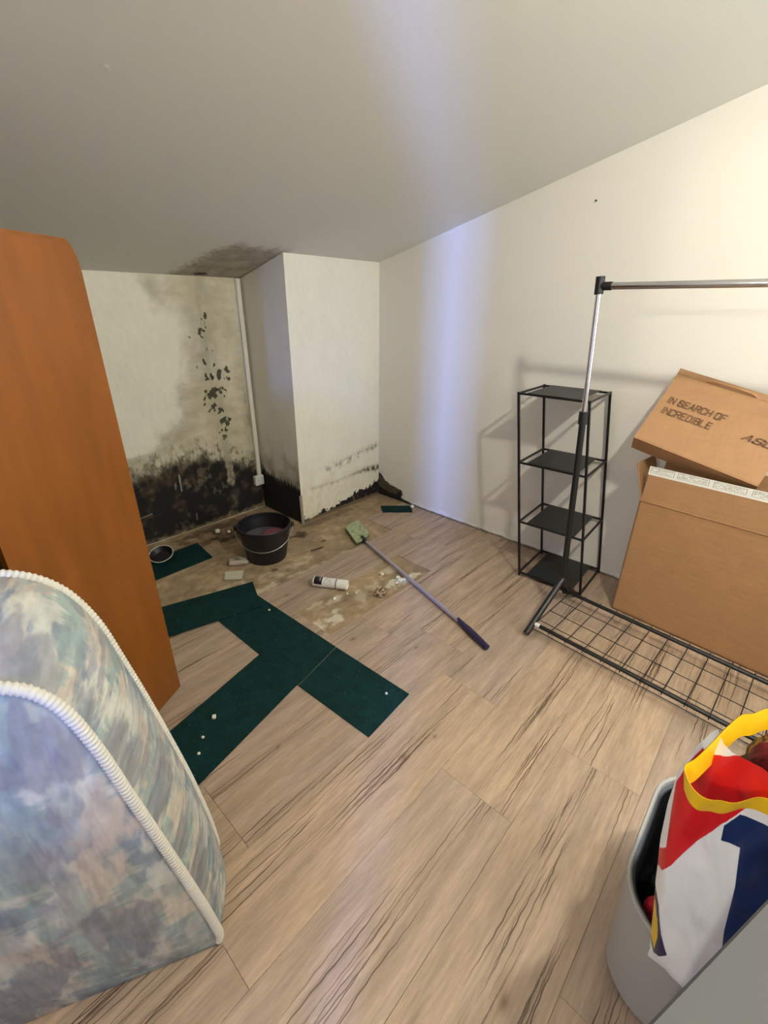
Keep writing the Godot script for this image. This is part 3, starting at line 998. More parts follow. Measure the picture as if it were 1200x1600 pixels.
# ---------------------------------------------------------------- floor
func build_floor():
	var root := setting("floor")
	var am := ArrayMesh.new()
	var g := G.new()
	var y := -0.006
	g.q(Vector3(0.40, y, -1.20), Vector3(2.55, y, -1.20), Vector3(2.55, y, -2.85), Vector3(0.40, y, -2.85), [Vector2(0, 1), Vector2(1, 1), Vector2(1, 0), Vector2(0, 0)])
	var sm := mat(Color.WHITE, 0.85)
	sm.albedo_texture = subfloor_tex()
	sm.normal_enabled = true
	sm.normal_texture = plaster_bump
	sm.normal_scale = 0.8
	g.mesh(am, sm)
	g = G.new()
	var cm := wall_mat(rgb(150, 128, 98), 0.8)
	for r in [[XL - 0.1, 0.40, ZB - 0.1, ZR + 0.1], [0.40, 2.55, -1.20, ZR + 0.1], [2.55, XW + 0.1, ZB - 0.1, ZR + 0.1]]:
		g.q(Vector3(r[0], y, r[3]), Vector3(r[1], y, r[3]), Vector3(r[1], y, r[2]), Vector3(r[0], y, r[2]))
	g.box(Transform3D(Basis(), Vector3((XL + XW) / 2, y - 0.055, (ZB + ZR) / 2)), Vector3(XW - XL + 0.2, 0.1, ZR - ZB + 0.2))
	g.mesh(am, cm)
	part("subfloor", am, null, root, "bare brown concrete with old glue and plaster")
	var mats := []
	var tones := [1.0, 0.98, 1.02, 0.99, 1.01, 0.97, 1.0, 0.985]
	var warms := [0.25, 0.0, 0.4, 0.1, 0.2, 0.3, 0.45, -0.1]
	for k in 8:
		mats.append(plank_mat(k, tones[k], warms[k]))
	var wd := 0.258
	var ln := 1.085
	# row start z, left limit, right limit, a joint, optional bare stretch
	var rows := []
	var z0 := -1.31
	var joints := {-3: 2.09, -2: 1.015, -1: 2.16, 0: 1.27, 1: 1.40, 2: 1.24, 3: 0.885, 4: 1.235, 5: 0.62, 6: 1.05, 7: 0.35, 8: 0.8, 9: 1.2, 10: 0.5, 11: 0.9}
	var rng := RandomNumberGenerator.new()
	rng.seed = 7
	var count := 0
	for k in range(-3, 12):
		var za := z0 + wd * k
		var zb := minf(za + wd, ZR - 0.004)
		if zb - za < 0.02: continue
		var lo := XL + 0.006
		var hi := XW - 0.008
		if k == -3: lo = 2.09
		var j: float = joints[k]
		while j > lo: j -= ln
		while j < hi:
			var a := maxf(j, lo)
			var b := minf(j + ln, hi)
			j += ln
			if b - a < 0.03: continue
			if k == -1 and b > 1.9 and a < 1.9:
				a = 1.85    # the plank that was broken out
			var mi := (count * 5 + k * 3 + 24) % 8
			var o := MeshInstance3D.new()
			o.mesh = plank_mesh(a, b, za, zb, j - ln, ln, wd, rng.randf() < 0.5)
			o.material_override = mats[mi]
			o.name = "plank"
			root.add_child(o, true)
			o.position = Vector3(0, 0, 0)
			count += 1

func plank_mesh(a: float, b: float, za: float, zb: float, j: float, ln: float, wd: float, flip: bool) -> ArrayMesh:
	var g := G.new()
	var e := 0.0003
	var c := 0.0008
	var x0 := a + e
	var x1 := b - e
	var y0 := -0.0058
	var z1 := za + e
	var z2 := zb - e
	var uv := func(x: float, z: float) -> Vector2:
		var u := (x - j) / ln
		var v := (z - za) / wd
		return Vector2(1 - u, 1 - v) if flip else Vector2(u, v)
	var T := [Vector3(x0 + c, 0, z2 - c), Vector3(x1 - c, 0, z2 - c), Vector3(x1 - c, 0, z1 + c), Vector3(x0 + c, 0, z1 + c)]
	var E := [Vector3(x0, -c, z2), Vector3(x1, -c, z2), Vector3(x1, -c, z1), Vector3(x0, -c, z1)]
	var B := [Vector3(x0, y0, z2), Vector3(x1, y0, z2), Vector3(x1, y0, z1), Vector3(x0, y0, z1)]
	var U := []
	for p in T: U.append(uv.call(p.x, p.z))
	g.q(T[0], T[1], T[2], T[3], U)
	for k in 4:
		var m := (k + 1) % 4
		g.q(E[k], E[m], T[m], T[k], [uv.call(E[k].x, E[k].z), uv.call(E[m].x, E[m].z), U[m], U[k]])
		g.q(B[k], B[m], E[m], E[k], [uv.call(E[k].x, E[k].z), uv.call(E[m].x, E[m].z), uv.call(E[m].x, E[m].z), uv.call(E[k].x, E[k].z)])
	return g.mesh()

# ---------------------------------------------------------------- lamps
func build_lamps():
	var at := Vector3(0.92, ceil_y(0.33), 0.33)
	var l := thing("ceiling_lamp", "round ceiling lamp with an opal glass globe on the sloped ceiling", "lamp", at)
	var tilt := Basis(Vector3.RIGHT, -atan(CS))
	var g := G.new()
	g.lathe([Vector2(0.0, -0.025), Vector2(0.13, -0.025), Vector2(0.13, 0.0), Vector2(0.0, 0.0)], Transform3D(tilt, at), 32)
	part("base_plate", g, M.white_plastic, l)
	g = G.new()
	var pr := []
	for k in 9:
		var a := PI / 2 * k / 8.0
		pr.append(Vector2(0.115 * sin(a), -0.13 - 0.115 * cos(a)))
	for k in range(1, 9):
		var a := PI / 2 * k / 8.0
		pr.append(Vector2(0.115 - 0.075 * sin(a) * sin(a), -0.13 + 0.10 * sin(a)))
	g.lathe(pr, Transform3D(Basis(), at), 32)
	var gm := mat(rgb(250, 240, 222), 0.4)
	gm.emission_enabled = true
	gm.emission = Color(1.0, 0.985, 0.915)
	gm.emission_energy_multiplier = 2.0
	part("glass_globe", g, gm, l)
	var o := OmniLight3D.new()
	o.name = "ceiling_lamp_light"
	o.light_color = Color(1.0, 0.985, 0.915)
	o.light_energy = 1.85
	o.light_size = 0.04
	o.omni_range = 12.0
	o.omni_attenuation = 2.0
	o.shadow_enabled = true
	l.add_child(o)
	o.position = Vector3(0, -0.15, 0)
	# bulb hanging in the hall
	at = Vector3(-2.2, 2.12, -0.45)
	l = thing("pendant_bulb", "bare warm bulb hanging on a cord in the hall", "lamp", at)
	g = G.new()
	g.tube([Vector3(-2.2, 2.70, -0.45), Vector3(-2.2, 2.22, -0.45)], 0.004, 8)
	part("cord", g, M.black, l)
	g = G.new()
	g.lathe([Vector2(0.018, 2.17), Vector2(0.02, 2.23), Vector2(0.006, 2.24)], Transform3D(Basis(), Vector3(-2.2, 0, -0.45)), 16)
	part("socket", g, M.black, l)
	g = G.new()
	pr = []
	for k in 11:
		var a := PI * k / 10.0
		pr.append(Vector2(0.035 * sin(a) * (1.0 if k < 6 else 0.85), 2.125 - 0.045 * cos(a)))
	g.lathe(pr, Transform3D(Basis(), Vector3(-2.2, 0, -0.45)), 20)
	part("bulb", g, gm, l)
	o = OmniLight3D.new()
	o.name = "pendant_bulb_light"
	o.light_color = Color(1.0, 0.985, 0.915)
	o.light_energy = 2.0
	o.light_size = 0.035
	o.omni_range = 12.0
	o.omni_attenuation = 2.0
	o.shadow_enabled = true
	l.add_child(o)
	o.position = Vector3(0, 0.0, 0)

# ---------------------------------------------------------------- wardrobe with its open door
func veneer_mat() -> StandardMaterial3D:
	var w := 256
	var h := 1024
	var s := field(w, h, 30, 3, 141, 4)
	var b := field(w, h, 6, 1.6, 142, 4)
	var f2 := field(w, h, 70, 8, 143, 2)
	var d := PackedByteArray()
	d.resize(w * h * 3)
	for k in w * h:
		var f := 1.0 + 0.10 * (s[k] / 255.0 - 0.5) + 0.12 * (b[k] / 255.0 - 0.5) + 0.05 * (f2[k] / 255.0 - 0.5)
		d[k * 3] = int(clampf(132 * f, 0, 255))
		d[k * 3 + 1] = int(clampf(76 * f * (0.98 + 0.02 * f), 0, 255))
		d[k * 3 + 2] = int(clampf(22 * f * f, 0, 255))
	var m := mat(Color.WHITE, 0.38)
	m.albedo_texture = tex(w, h, d)
	return m

func build_wardrobe():
	var ve := veneer_mat()
	var dk := mat(rgb(58, 30, 16), 0.6)
	var wr := thing("wardrobe", "orange cherry-wood wardrobe with one door swung open beside the mattress", "wardrobe", Vector3(-0.33, 0, -1.6))
	var x0 := -0.74
	var x1 := 0.062
	var z0 := -1.90
	var z1 := -1.335
	var hh := 1.56
	var g := G.new()
	for x in [x0 + 0.009, x1 - 0.009]:
		g = G.new()
		g.box(Transform3D(Basis(), Vector3(x, hh / 2, (z0 + z1) / 2)), Vector3(0.018, hh, z1 - z0), 0.001)
		part("side_panel", g, ve, wr)
	g = G.new()
	g.box(Transform3D(Basis(), Vector3((x0 + x1) / 2, hh - 0.01, (z0 + z1) / 2)), Vector3(x1 - x0, 0.02, z1 - z0), 0.001)
	part("top_panel", g, ve, wr)
	g = G.new()
	g.box(Transform3D(Basis(), Vector3((x0 + x1) / 2, 0.07, (z0 + z1) / 2)), Vector3(x1 - x0 - 0.036, 0.018, z1 - z0))
	part("bottom_panel", g, dk, wr)
	g = G.new()
	g.box(Transform3D(Basis(), Vector3((x0 + x1) / 2, 0.032, z1 - 0.04)), Vector3(x1 - x0 - 0.036, 0.062, 0.016))
	part("plinth", g, dk, wr)
	g = G.new()
	g.box(Transform3D(Basis(), Vector3((x0 + x1) / 2, hh / 2, z0 + 0.006)), Vector3(x1 - x0 - 0.036, hh - 0.05, 0.006))
	part("back_panel", g, dk, wr)
	for y in [0.55, 1.0]:
		g = G.new()
		g.box(Transform3D(Basis(), Vector3((x0 + x1) / 2, y, (z0 + z1) / 2)), Vector3(x1 - x0 - 0.036, 0.018, z1 - z0 - 0.03))
		part("shelf", g, dk, wr)
	# closed left door
	g = G.new()
	g.box(Transform3D(Basis(), Vector3(x0 + 0.2, hh / 2 + 0.03, z1 + 0.011)), Vector3(0.395, hh - 0.07, 0.018), 0.002)
	part("door", g, ve, wr)
	# open right door: from the hinge towards the room corner, rounded top corner
	var a := Vector3(0.075, 0, -1.306)
	var b := Vector3(0.449, 0, -1.510)
	var d := (b - a).normalized()
	var nn := Vector3(-d.z, 0, d.x)
	if nn.z < 0: nn = -nn
	var L := a.distance_to(b)
	var y0 := 0.012
	var poly := PackedVector2Array([Vector2(0, y0), Vector2(L, y0)])
	for k in 7:
		var t := PI / 2 * k / 6.0
		poly.append(Vector2(L - 0.034 + 0.034 * cos(t), 1.548 - 0.075 + 0.075 * sin(t)))
	poly.append(Vector2(0, 1.548))
	g = G.new()
	g.prism(poly, Transform3D(Basis(d, Vector3.UP, d.cross(Vector3.UP)), a - d.cross(Vector3.UP) * 0.009), 0.018, 0.65)
	var door := part("door", g, ve, wr)
	for y in [0.2, 1.35]:
		g = G.new()
		g.bar(a + Vector3(-0.012, y, -0.012), a + Vector3(0.02, y, -0.032), 0.03, 0.03, 0.003)
		part("hinge", g, M.chrome, door)

# ---------------------------------------------------------------- mattress standing on its long edge
func fabric_mat() -> StandardMaterial3D:
	var w := 768
	var st := field(w, w, 9, 70, 164, 3)
	var st2 := field(w, w, 60, 10, 167, 3)
	var fi := field(w, w, 120, 120, 165, 2)
	var pal := [Vector3(214, 200, 184), Vector3(176, 180, 188), Vector3(194, 208, 194), Vector3(142, 156, 172), Vector3(224, 206, 186), Vector3(224, 223, 210), Vector3(160, 180, 178), Vector3(150, 150, 154)]
	var fs := []
	for k in 8: fs.append(field(w, w, 2.2 + 0.6 * (k % 3), 3.4 + 0.7 * ((k * 2) % 5), 170 + k, 3))
	var d := PackedByteArray()
	d.resize(w * w * 3)
	for k in w * w:
		var s := st[k] / 255.0 - 0.5
		var s2 := st2[k] / 255.0 - 0.5
		var c := Vector3(198, 200, 194)
		for q in 8:
			var nn: float = fs[q][k] / 255.0 + (s if q % 3 else s2) * 0.42
			if nn > 0.5:
				c = c.lerp(pal[q], sstep(0.50, 0.70, nn) * 0.8)
		c *= 0.85 + 0.16 * s + 0.05 * (fi[k] / 255.0 - 0.5)
		d[k * 3] = int(clampf(c.x, 0, 255))
		d[k * 3 + 1] = int(clampf(c.y, 0, 255))
		d[k * 3 + 2] = int(clampf(c.z, 0, 255))
	var m := mat(Color.WHITE, 0.8)
	m.albedo_texture = tex(w, w, d)
	m.normal_enabled = true
	m.normal_texture = bump_tex(512, 512, 6, 22, 166, 3, 5.0)
	m.normal_scale = 0.5
	return m

func smooth_loop(pts: Array, step: float) -> Array:
	# closed Catmull-Rom, resampled evenly
	var raw := []
	var m := pts.size()
	for k in m:
		var p0: Vector2 = pts[(k - 1 + m) % m]
		var p1: Vector2 = pts[k]
		var p2: Vector2 = pts[(k + 1) % m]
		var p3: Vector2 = pts[(k + 2) % m]
		var t0 := 0.0
		var t1 := t0 + sqrt(maxf(p0.distance_to(p1), 1e-4))
		var t2 := t1 + sqrt(maxf(p1.distance_to(p2), 1e-4))
		var t3 := t2 + sqrt(maxf(p2.distance_to(p3), 1e-4))
		for s in 12:
			var t := lerpf(t1, t2, s / 12.0)
			var a1 := p0 * ((t1 - t) / (t1 - t0)) + p1 * ((t - t0) / (t1 - t0))
			var a2 := p1 * ((t2 - t) / (t2 - t1)) + p2 * ((t - t1) / (t2 - t1))
			var a3 := p2 * ((t3 - t) / (t3 - t2)) + p3 * ((t - t2) / (t3 - t2))
			var b1 := a1 * ((t2 - t) / (t2 - t0)) + a2 * ((t - t0) / (t2 - t0))
			var b2 := a2 * ((t3 - t) / (t3 - t1)) + a3 * ((t - t1) / (t3 - t1))
			raw.append(b1 * ((t2 - t) / (t2 - t1)) + b2 * ((t - t1) / (t2 - t1)))
	var total := 0.0
	for k in raw.size(): total += raw[k].distance_to(raw[(k + 1) % raw.size()])
	var cnt := int(total / step)
	var out := []
	var want := 0.0
	var run := 0.0
	for k in raw.size():
		var a: Vector2 = raw[k]
		var b: Vector2 = raw[(k + 1) % raw.size()]
		var l := a.distance_to(b)
		while want <= run + l and out.size() < cnt:
			out.append(a.lerp(b, (want - run) / l))
			want += total / cnt
		run += l
	return out

func build_mattress():
	var base := Vector3(0.153, 0, -0.656)
	var n := Vector3(-0.465, 0, 0.885).normalized()
	var e := Vector3(-0.885, 0, -0.465).normalized()
	var T := 0.22
	var fr := [Vector2(0.95, 0.03), Vector2(0.93, 0.004), Vector2(0.6, 0.003), Vector2(0.3, 0.003), Vector2(0.05, 0.003), Vector2(0.012, 0.006), Vector2(0.0, 0.025), Vector2(0.004, 0.089), Vector2(0.026, 0.246), Vector2(0.0555, 0.433), Vector2(0.0806, 0.588), Vector2(0.102, 0.719), Vector2(0.125, 0.812), Vector2(0.142, 0.846), Vector2(0.162, 0.869), Vector2(0.19, 0.884), Vector2(0.24, 0.893), Vector2(0.5, 0.90), Vector2(0.8, 0.90), Vector2(0.92, 0.88), Vector2(0.95, 0.83)]
	var bk := [Vector2(0.95, 0.03), Vector2(0.93, 0.004), Vector2(0.6, 0.003), Vector2(0.3, 0.003), Vector2(0.05, 0.003), Vector2(0.012, 0.006), Vector2(0.003, 0.025), Vector2(0.004, 0.11), Vector2(0.023, 0.299), Vector2(0.044, 0.441), Vector2(0.07, 0.596), Vector2(0.094, 0.722), Vector2(0.117, 0.828), Vector2(0.145, 0.895), Vector2(0.165, 0.922), Vector2(0.19, 0.943), Vector2(0.237, 0.962), Vector2(0.5, 0.97), Vector2(0.8, 0.965), Vector2(0.92, 0.94), Vector2(0.95, 0.88)]
	var F := smooth_loop(fr, 0.003)
	var N := F.size()
	var Bq := smooth_loop(bk, 0.003)
	var fab := fabric_mat()
	var cordm := mat(rgb(204, 199, 186), 0.9)
	var mt := thing("mattress", "pastel patterned mattress standing on its long edge with ribbed white piping", "mattress", base)
	var W := func(s: float, y: float, t: float) -> Vector3: return base + e * s + Vector3.UP * y - n * t
	var cf := Vector2(0.5, 0.45)
	# side band
	var nv := 13
	var pts := []
	var uvs := []
	var nu := N / 3 + 1
	for j in nv:
		var t := float(j) / (nv - 1)
		for k in nu:
			var kk := (k * 3) % N
			if k == nu - 1: kk = 0
			var a: Vector2 = F[kk]
			var fa := float(kk) / N
			var b: Vector2 = Bq[mini(int(fa * Bq.size()), Bq.size() - 1)]
			var a2: Vector2 = F[(kk + 4) % N] - F[(kk - 4 + N) % N]
			var out := Vector2(a2.y, -a2.x).normalized()
			if out.dot(a - cf) < 0: out = -out
			var low := sstep(0.0, 0.05, a.y)
			var p := a.lerp(b, t) + out * 0.024 * sin(PI * t) * low
			pts.append(W.call(p.x, maxf(p.y, 0.003), t * T))
			uvs.append(Vector2(t * T * 1.6 + 0.13, float(k) / nu * 5.2))
	var g := G.new()
	g.grid(pts, nu, nv, uvs, true, true)
	part("side_band", g, fab, mt)
	# two padded faces
	for side in 2:
		var loop: Array = F if side == 0 else Bq
		var m: int = loop.size() / 3 + 1
		pts = []
		uvs = []
		var rings := 12
		for j in rings:
			var q := 1.0 - float(j) / (rings - 1)
			for k in m:
				var kk := (k * 3) % loop.size()
				if k == m - 1: kk = 0
				var p: Vector2 = cf.lerp(loop[kk], q)
				var puff := 0.022 * (1.0 - pow(q, 6.0)) + 0.004 * sin(p.x * 41.0 + p.y * 9.0) * sin(p.y * 34.0 - p.x * 7.0) * (1.0 - pow(q, 4.0))
				pts.append(W.call(p.x, maxf(p.y, 0.003), -puff if side == 0 else T + puff))
				uvs.append(Vector2(p.y * 1.1 + 0.4 * side, p.x * 1.1))
		g = G.new()
		g.grid(pts, m, rings, uvs, side == 1, true)
		part("padded_face", g, fab, mt)
	# ribbed piping, from the floor corner up and over the top
	for side in 2:
		var loop: Array = F if side == 0 else Bq
		var path := []
		var rad := PackedFloat32Array()
		var cnt: int = loop.size()
		var k0 := 0
		for k in cnt:
			if loop[k].x < 0.1 and loop[k].y < loop[k0].y + 0.0 and loop[k].x < 0.004: k0 = k
		var dense := 2
		for k in cnt * dense:
			var kk := (k0 + k / dense) % cnt
			var p: Vector2 = loop[kk].lerp(loop[(kk + 1) % cnt], float(k % dense) / dense)
			if path.size() > 40 and p.y < 0.05: break
			path.append(W.call(p.x, maxf(p.y, 0.012), 0.004 if side == 0 else T - 0.004))
			rad.append((0.0098 if side == 0 else 0.0088) * (1.0 + 0.11 * sin(TAU * k / 6.0)))
		g = G.new()
		g.tube(path, rad, 10, true, false)
		part("piping", g, cordm, mt, "ribbed off-white cord piping")

# ---------------------------------------------------------------- cardboard boxes
func sheet(called: String, c: Array, thick: float, m: Material, parent: Node, label: String = "") -> MeshInstance3D:
	# a flat quadrilateral board of some thickness, c runs counter-clockwise seen from outside
	var g := G.new()
	var nn: Vector3 = (c[1] - c[0]).cross(c[3] - c[0]).normalized() * thick
	var uv := [Vector2(0, 1), Vector2(1, 1), Vector2(1, 0), Vector2(0, 0)]
	g.q(c[0], c[1], c[2], c[3], uv)
	g.q(c[3] - nn, c[2] - nn, c[1] - nn, c[0] - nn, [uv[3], uv[2], uv[1], uv[0]])
	for k in 4:
		var m2 := (k + 1) % 4
		g.q(c[k] - nn, c[m2] - nn, c[m2], c[k])
	return part(called, g, m, parent, label)

func build_big_box():
	var th := 0.0055
	# front faces the room (-x); corners on the floor
	var A := Vector3(2.198, 0.002, -0.42)
	var d := (Vector3(2.142, 0.002, 0.225) - A).normalized()
	var w := 0.80
	var n := Vector3(-d.z, 0, d.x)     # towards the wall
	if n.x < 0: n = -n
	var dp := 0.235
	var B := A + d * w
	var C := B + n * dp
	var D := A + n * dp
	var H := Vector3(0, 0.60, 0)
	var bx := thing("cardboard_box", "big brown cardboard box standing open against the wall behind the rack", "box", A + d * w / 2 + n * dp / 2)
	sheet("front_panel", [A, B, B + H, A + H], th, M.card, bx)
	sheet("side_panel", [D, A, A + H, D + H], th, M.card, bx)
	sheet("side_panel", [B, C, C + H, B + H], th, M.card, bx)
	sheet("rear_panel", [C, D, D + H, C + H], th, M.card, bx)
	sheet("bottom_panel", [A + Vector3.UP * 0.006, B + Vector3.UP * 0.006, C + Vector3.UP * 0.006, D + Vector3.UP * 0.006], th, M.card_inside, bx)
	# flaps: front one up with the printed sticker, left one folded outwards, the others up
	var lean := n * 0.012
	var up := Vector3(0, 0.155, 0)
	var i0 := d * 0.012
	var fa := A + H + Vector3(0, 0.004, 0) + d * 0.003
	var fb := B + H + Vector3(0, 0.004, 0) - d * 0.003
	var ff := sheet("front_flap", [fa, fb, fb + up + lean, fa + up + lean + i0 * 0.3], th, M.card, bx)
	# scored crease along the fold
	var g := G.new()
	g.tube([A + H - n * 0.001, B + H - n * 0.001], 0.0035, 8)
	part("fold_crease", g, M.card, bx)
	var sa := D + H + Vector3(0, 0.004, 0)
	var sb := A + H + Vector3(0, 0.004, 0)
	sheet("side_flap", [sa + n * -0.004, sb + n * 0.008, sb + n * 0.012 + Vector3(0, 0.155, 0) - d * 0.055, sa - n * 0.004 + Vector3(0, 0.15, 0) - d * 0.055], th, M.card, bx)
	sheet("rear_flap", [C + H + Vector3(0, 0.004, 0), D + H + Vector3(0, 0.004, 0), D + H + Vector3(0, 0.16, 0) + n * 0.02, C + H + Vector3(0, 0.16, 0) + n * 0.02], th, M.card, bx)
	# sticker with rows of small print
	var im := Image.create(1024, 80, false, Image.FORMAT_RGB8)
	im.fill(rgb(228, 225, 216))
	var ink := rgb(74, 74, 74)
	var rng := RandomNumberGenerator.new()
	rng.seed = 12
	var x := 8
	while x < 1000:
		var ww := rng.randi_range(110, 150)
		im.fill_rect(Rect2i(x, 4, ww, 2), ink)
		im.fill_rect(Rect2i(x, 56, ww, 2), ink)
		im.fill_rect(Rect2i(x, 4, 2, 54), ink)
		im.fill_rect(Rect2i(x + ww, 4, 2, 54), ink)
		for r in 6:
			var xx := x + 6
			while xx < x + ww - 10:
				var l := rng.randi_range(4, 16)
				if rng.randf() < 0.72: im.fill_rect(Rect2i(xx, 10 + r * 7, mini(l, x + ww - 6 - xx), 3), rgb(110, 110, 108))
				xx += l + 4
		x += ww + rng.randi_range(14, 26)
	var sm := mat(Color.WHITE, 0.5)
	sm.albedo_texture = ImageTexture.create_from_image(im)
	var s0 := fa + up * 0.77 + lean * 0.77 - n * 0.0012
	var s1 := fb + up * 0.77 + lean * 0.77 - n * 0.0012
	g = G.new()
	var tp := up * 0.235 + lean * 0.235
	g.q(s0, s1, s1 + tp, s0 + tp)
	g.q(s0 + tp, s1 + tp, s1 + tp + n * 0.008, s0 + tp + n * 0.008, [Vector2(0, 0), Vector2(1, 0), Vector2(1, 0.01), Vector2(0, 0.01)])
	part("sticker", g, sm, ff, "white sticker printed with rows of small black text")

func build_laptop_box():
	var P0 := Vector3(2.2, 0.882, -0.507)
	var ex := Vector3(0, -0.2202, 0.9754).normalized()
	var ey := Vector3(0.7027, 0.6914, 0.1686)
	ey = (ey - ex * ex.dot(ey)).normalized()
	var n := ex.cross(ey)
	var w := 0.486
	var h := 0.356
	var dz := 0.085
	var bx := thing("laptop_box", "flat tan laptop carton with printed slogan leaning on top of the big cardboard box", "box", P0 + ex * w / 2 - n * dz)
	# lid face with a shallow crease across it
	var prof := [[0.0, -0.004], [0.02, 0.0], [0.6, 0.0], [0.66, -0.001], [0.71, -0.006], [0.76, -0.003], [0.84, 0.006], [0.92, 0.010], [0.985, 0.009], [1.0, 0.004]]
	var pts := []
	var uvs := []
	var nu := 9
	for p in prof:
		for k in nu:
			var u := float(k) / (nu - 1)
			var v: float = p[0] + (0.10 * (u - 0.1) if p[0] > 0.62 and p[0] < 0.9 else 0.0)
			pts.append(P0 + ex * w * u + ey * h * v + n * p[1])
			uvs.append(Vector2(u, v))
	var g := G.new()
	g.grid(pts, nu, prof.size(), uvs)
	var a := P0 - n * 0.004
	var b := a + ex * w
	var c := b + ey * h
	var d := a + ey * h
	var bk := -n * dz
	g.q(a + bk, b + bk, b, a)
	g.q(b + bk, c + bk, c + n * 0.008, b)
	g.q(c + bk, d + bk, d + n * 0.008, c + n * 0.008)
	g.q(d + bk, a + bk, a, d + n * 0.008)
	g.q(d + bk, c + bk, b + bk, a + bk)
	var body := part("body", g, M.card, bx)
	# tuck flap standing proud along the upper edge with its carrying handle
	var t0 := d + n * 0.009 - ex * 0.002
	var t1 := c + n * 0.009
	sheet("tuck_flap", [t0, t1, t1 + ey * 0.024 + n * 0.008, t0 + ey * 0.024 + n * 0.010], 0.004, M.card, bx)
	g = G.new()
	var h0 := d + ex * 0.12 + n * 0.014 + ey * 0.004
	g.tube([h0, h0 + ex * 0.02 + n * 0.010, h0 + ex * 0.10 + n * 0.014, h0 + ex * 0.17 + n * 0.010, h0 + ex * 0.19], 0.004, 8)
	part("carry_handle", g, mat(rgb(176, 128, 84), 0.6), bx, "flat tan carrying handle")
	# lower lip of the lid, a little proud
	sheet("lid_lip", [a + bk * 1.0 - ey * 0.006, b + bk * 1.0 - ey * 0.006, b - ey * 0.004 + n * 0.003, a - ey * 0.004 + n * 0.003], 0.003, M.card, bx)
	# print
	var ink := mat(rgb(112, 80, 54), 0.8)
	var lines := [["IN SEARCH OF", 0.031, 0.210, 0.230, 0.030, 0.06], ["INCREDIBLE", 0.034, 0.154, 0.196, 0.030, 0.06], ["ASUS", 0.350, 0.163, 0.135, 0.027, 0.45]]
	for l in lines:
		var txt: String = l[0]
		var adv := 0.0
		for ch in txt: adv += 0.62 if ch == "I" else (0.7 if ch == " " else 1.42)
		var sx: float = l[3] / (adv - 0.42)
		var sy: float = l[4] / 1.6
		var pen := 0.0
		for ch in txt:
			if ch != " ":
				var gg := G.new()
				for st in strokes(ch):
					for k in st.size() - 1:
						var p0: Vector2 = st[k]
						var p1: Vector2 = st[k + 1]
						var dd := (p1 - p0).normalized()
						var hw := 0.185
						var nn := Vector2(-dd.y, dd.x) * hw
						p0 -= dd * hw * 0.8
						p1 += dd * hw * 0.8
						var qd := []
						for pt in [p0 - nn, p1 - nn, p1 + nn, p0 + nn]:
							qd.append(P0 + ex * (l[1] + (pen + pt.x) * sx + pt.y * sy * l[5]) + ey * (l[2] + pt.y * sy) + n * 0.0012)
						gg.q(qd[0], qd[1], qd[2], qd[3])
				part("printed_letter", gg, ink, body)
			pen += 0.62 if ch == "I" else (0.7 if ch == " " else 1.42)

# bold condensed capitals as strokes in a box 1 wide and 1.6 high
func strokes(ch: String) -> Array:
	var V := func(a: Array) -> Array:
		var o := []
		for k in range(0, a.size(), 2): o.append(Vector2(a[k], a[k + 1]))
		return o
	match ch:
		"I": return [V.call([0.1, 0, 0.1, 1.6])]
		"N": return [V.call([0, 0, 0, 1.6, 1, 0, 1, 1.6])]
		"S": return [V.call([1, 1.25, 1, 1.4, 0.8, 1.6, 0.2, 1.6, 0, 1.4, 0, 1.05, 0.2, 0.85, 0.8, 0.72, 1, 0.52, 1, 0.2, 0.8, 0, 0.2, 0, 0, 0.2, 0, 0.35])]
		"E": return [V.call([0.95, 1.6, 0, 1.6, 0, 0, 0.95, 0]), V.call([0, 0.82, 0.8, 0.82])]
		"A": return [V.call([0, 0, 0.5, 1.6, 1, 0]), V.call([0.2, 0.5, 0.8, 0.5])]
		"R": return [V.call([0, 0, 0, 1.6, 0.8, 1.6, 1, 1.4, 1, 1.0, 0.8, 0.8, 0, 0.8]), V.call([0.5, 0.8, 1, 0])]
		"C": return [V.call([1, 1.2, 1, 1.4, 0.8, 1.6, 0.2, 1.6, 0, 1.4, 0, 0.2, 0.2, 0, 0.8, 0, 1, 0.2, 1, 0.4])]
		"H": return [V.call([0, 0, 0, 1.6]), V.call([1, 0, 1, 1.6]), V.call([0, 0.82, 1, 0.82])]
		"O": return [V.call([0.2, 0, 0.8, 0, 1, 0.2, 1, 1.4, 0.8, 1.6, 0.2, 1.6, 0, 1.4, 0, 0.2, 0.2, 0])]
		"F": return [V.call([0.95, 1.6, 0, 1.6, 0, 0]), V.call([0, 0.8, 0.8, 0.8])]
		"D": return [V.call([0, 0, 0, 1.6, 0.75, 1.6, 1, 1.35, 1, 0.25, 0.75, 0, 0, 0])]
		"B": return [V.call([0, 0, 0, 1.6, 0.75, 1.6, 0.95, 1.4, 0.95, 1.05, 0.75, 0.84, 0, 0.84]), V.call([0.75, 0.84, 1, 0.62, 1, 0.22, 0.8, 0, 0, 0])]
		"L": return [V.call([0, 1.6, 0, 0, 0.9, 0])]
		"U": return [V.call([0, 1.6, 0, 0.2, 0.2, 0, 0.8, 0, 1, 0.2, 1, 1.6])]
	return []

# ---------------------------------------------------------------- bin, shopping bag, patterned cloth
func rounded(x0: float, x1: float, z0: float, z1: float, r: float, seg: int = 8) -> Array:
	var out := []
	var cs := [[x1 - r, z1 - r, 0.0], [x0 + r, z1 - r, PI / 2], [x0 + r, z0 + r, PI], [x1 - r, z0 + r, PI * 1.5]]
	for c in cs:
		for k in seg + 1:
			var a: float = c[2] + PI / 2 * k / seg
			out.append(Vector2(c[0] + r * cos(a), c[1] + r * sin(a)))
	return out

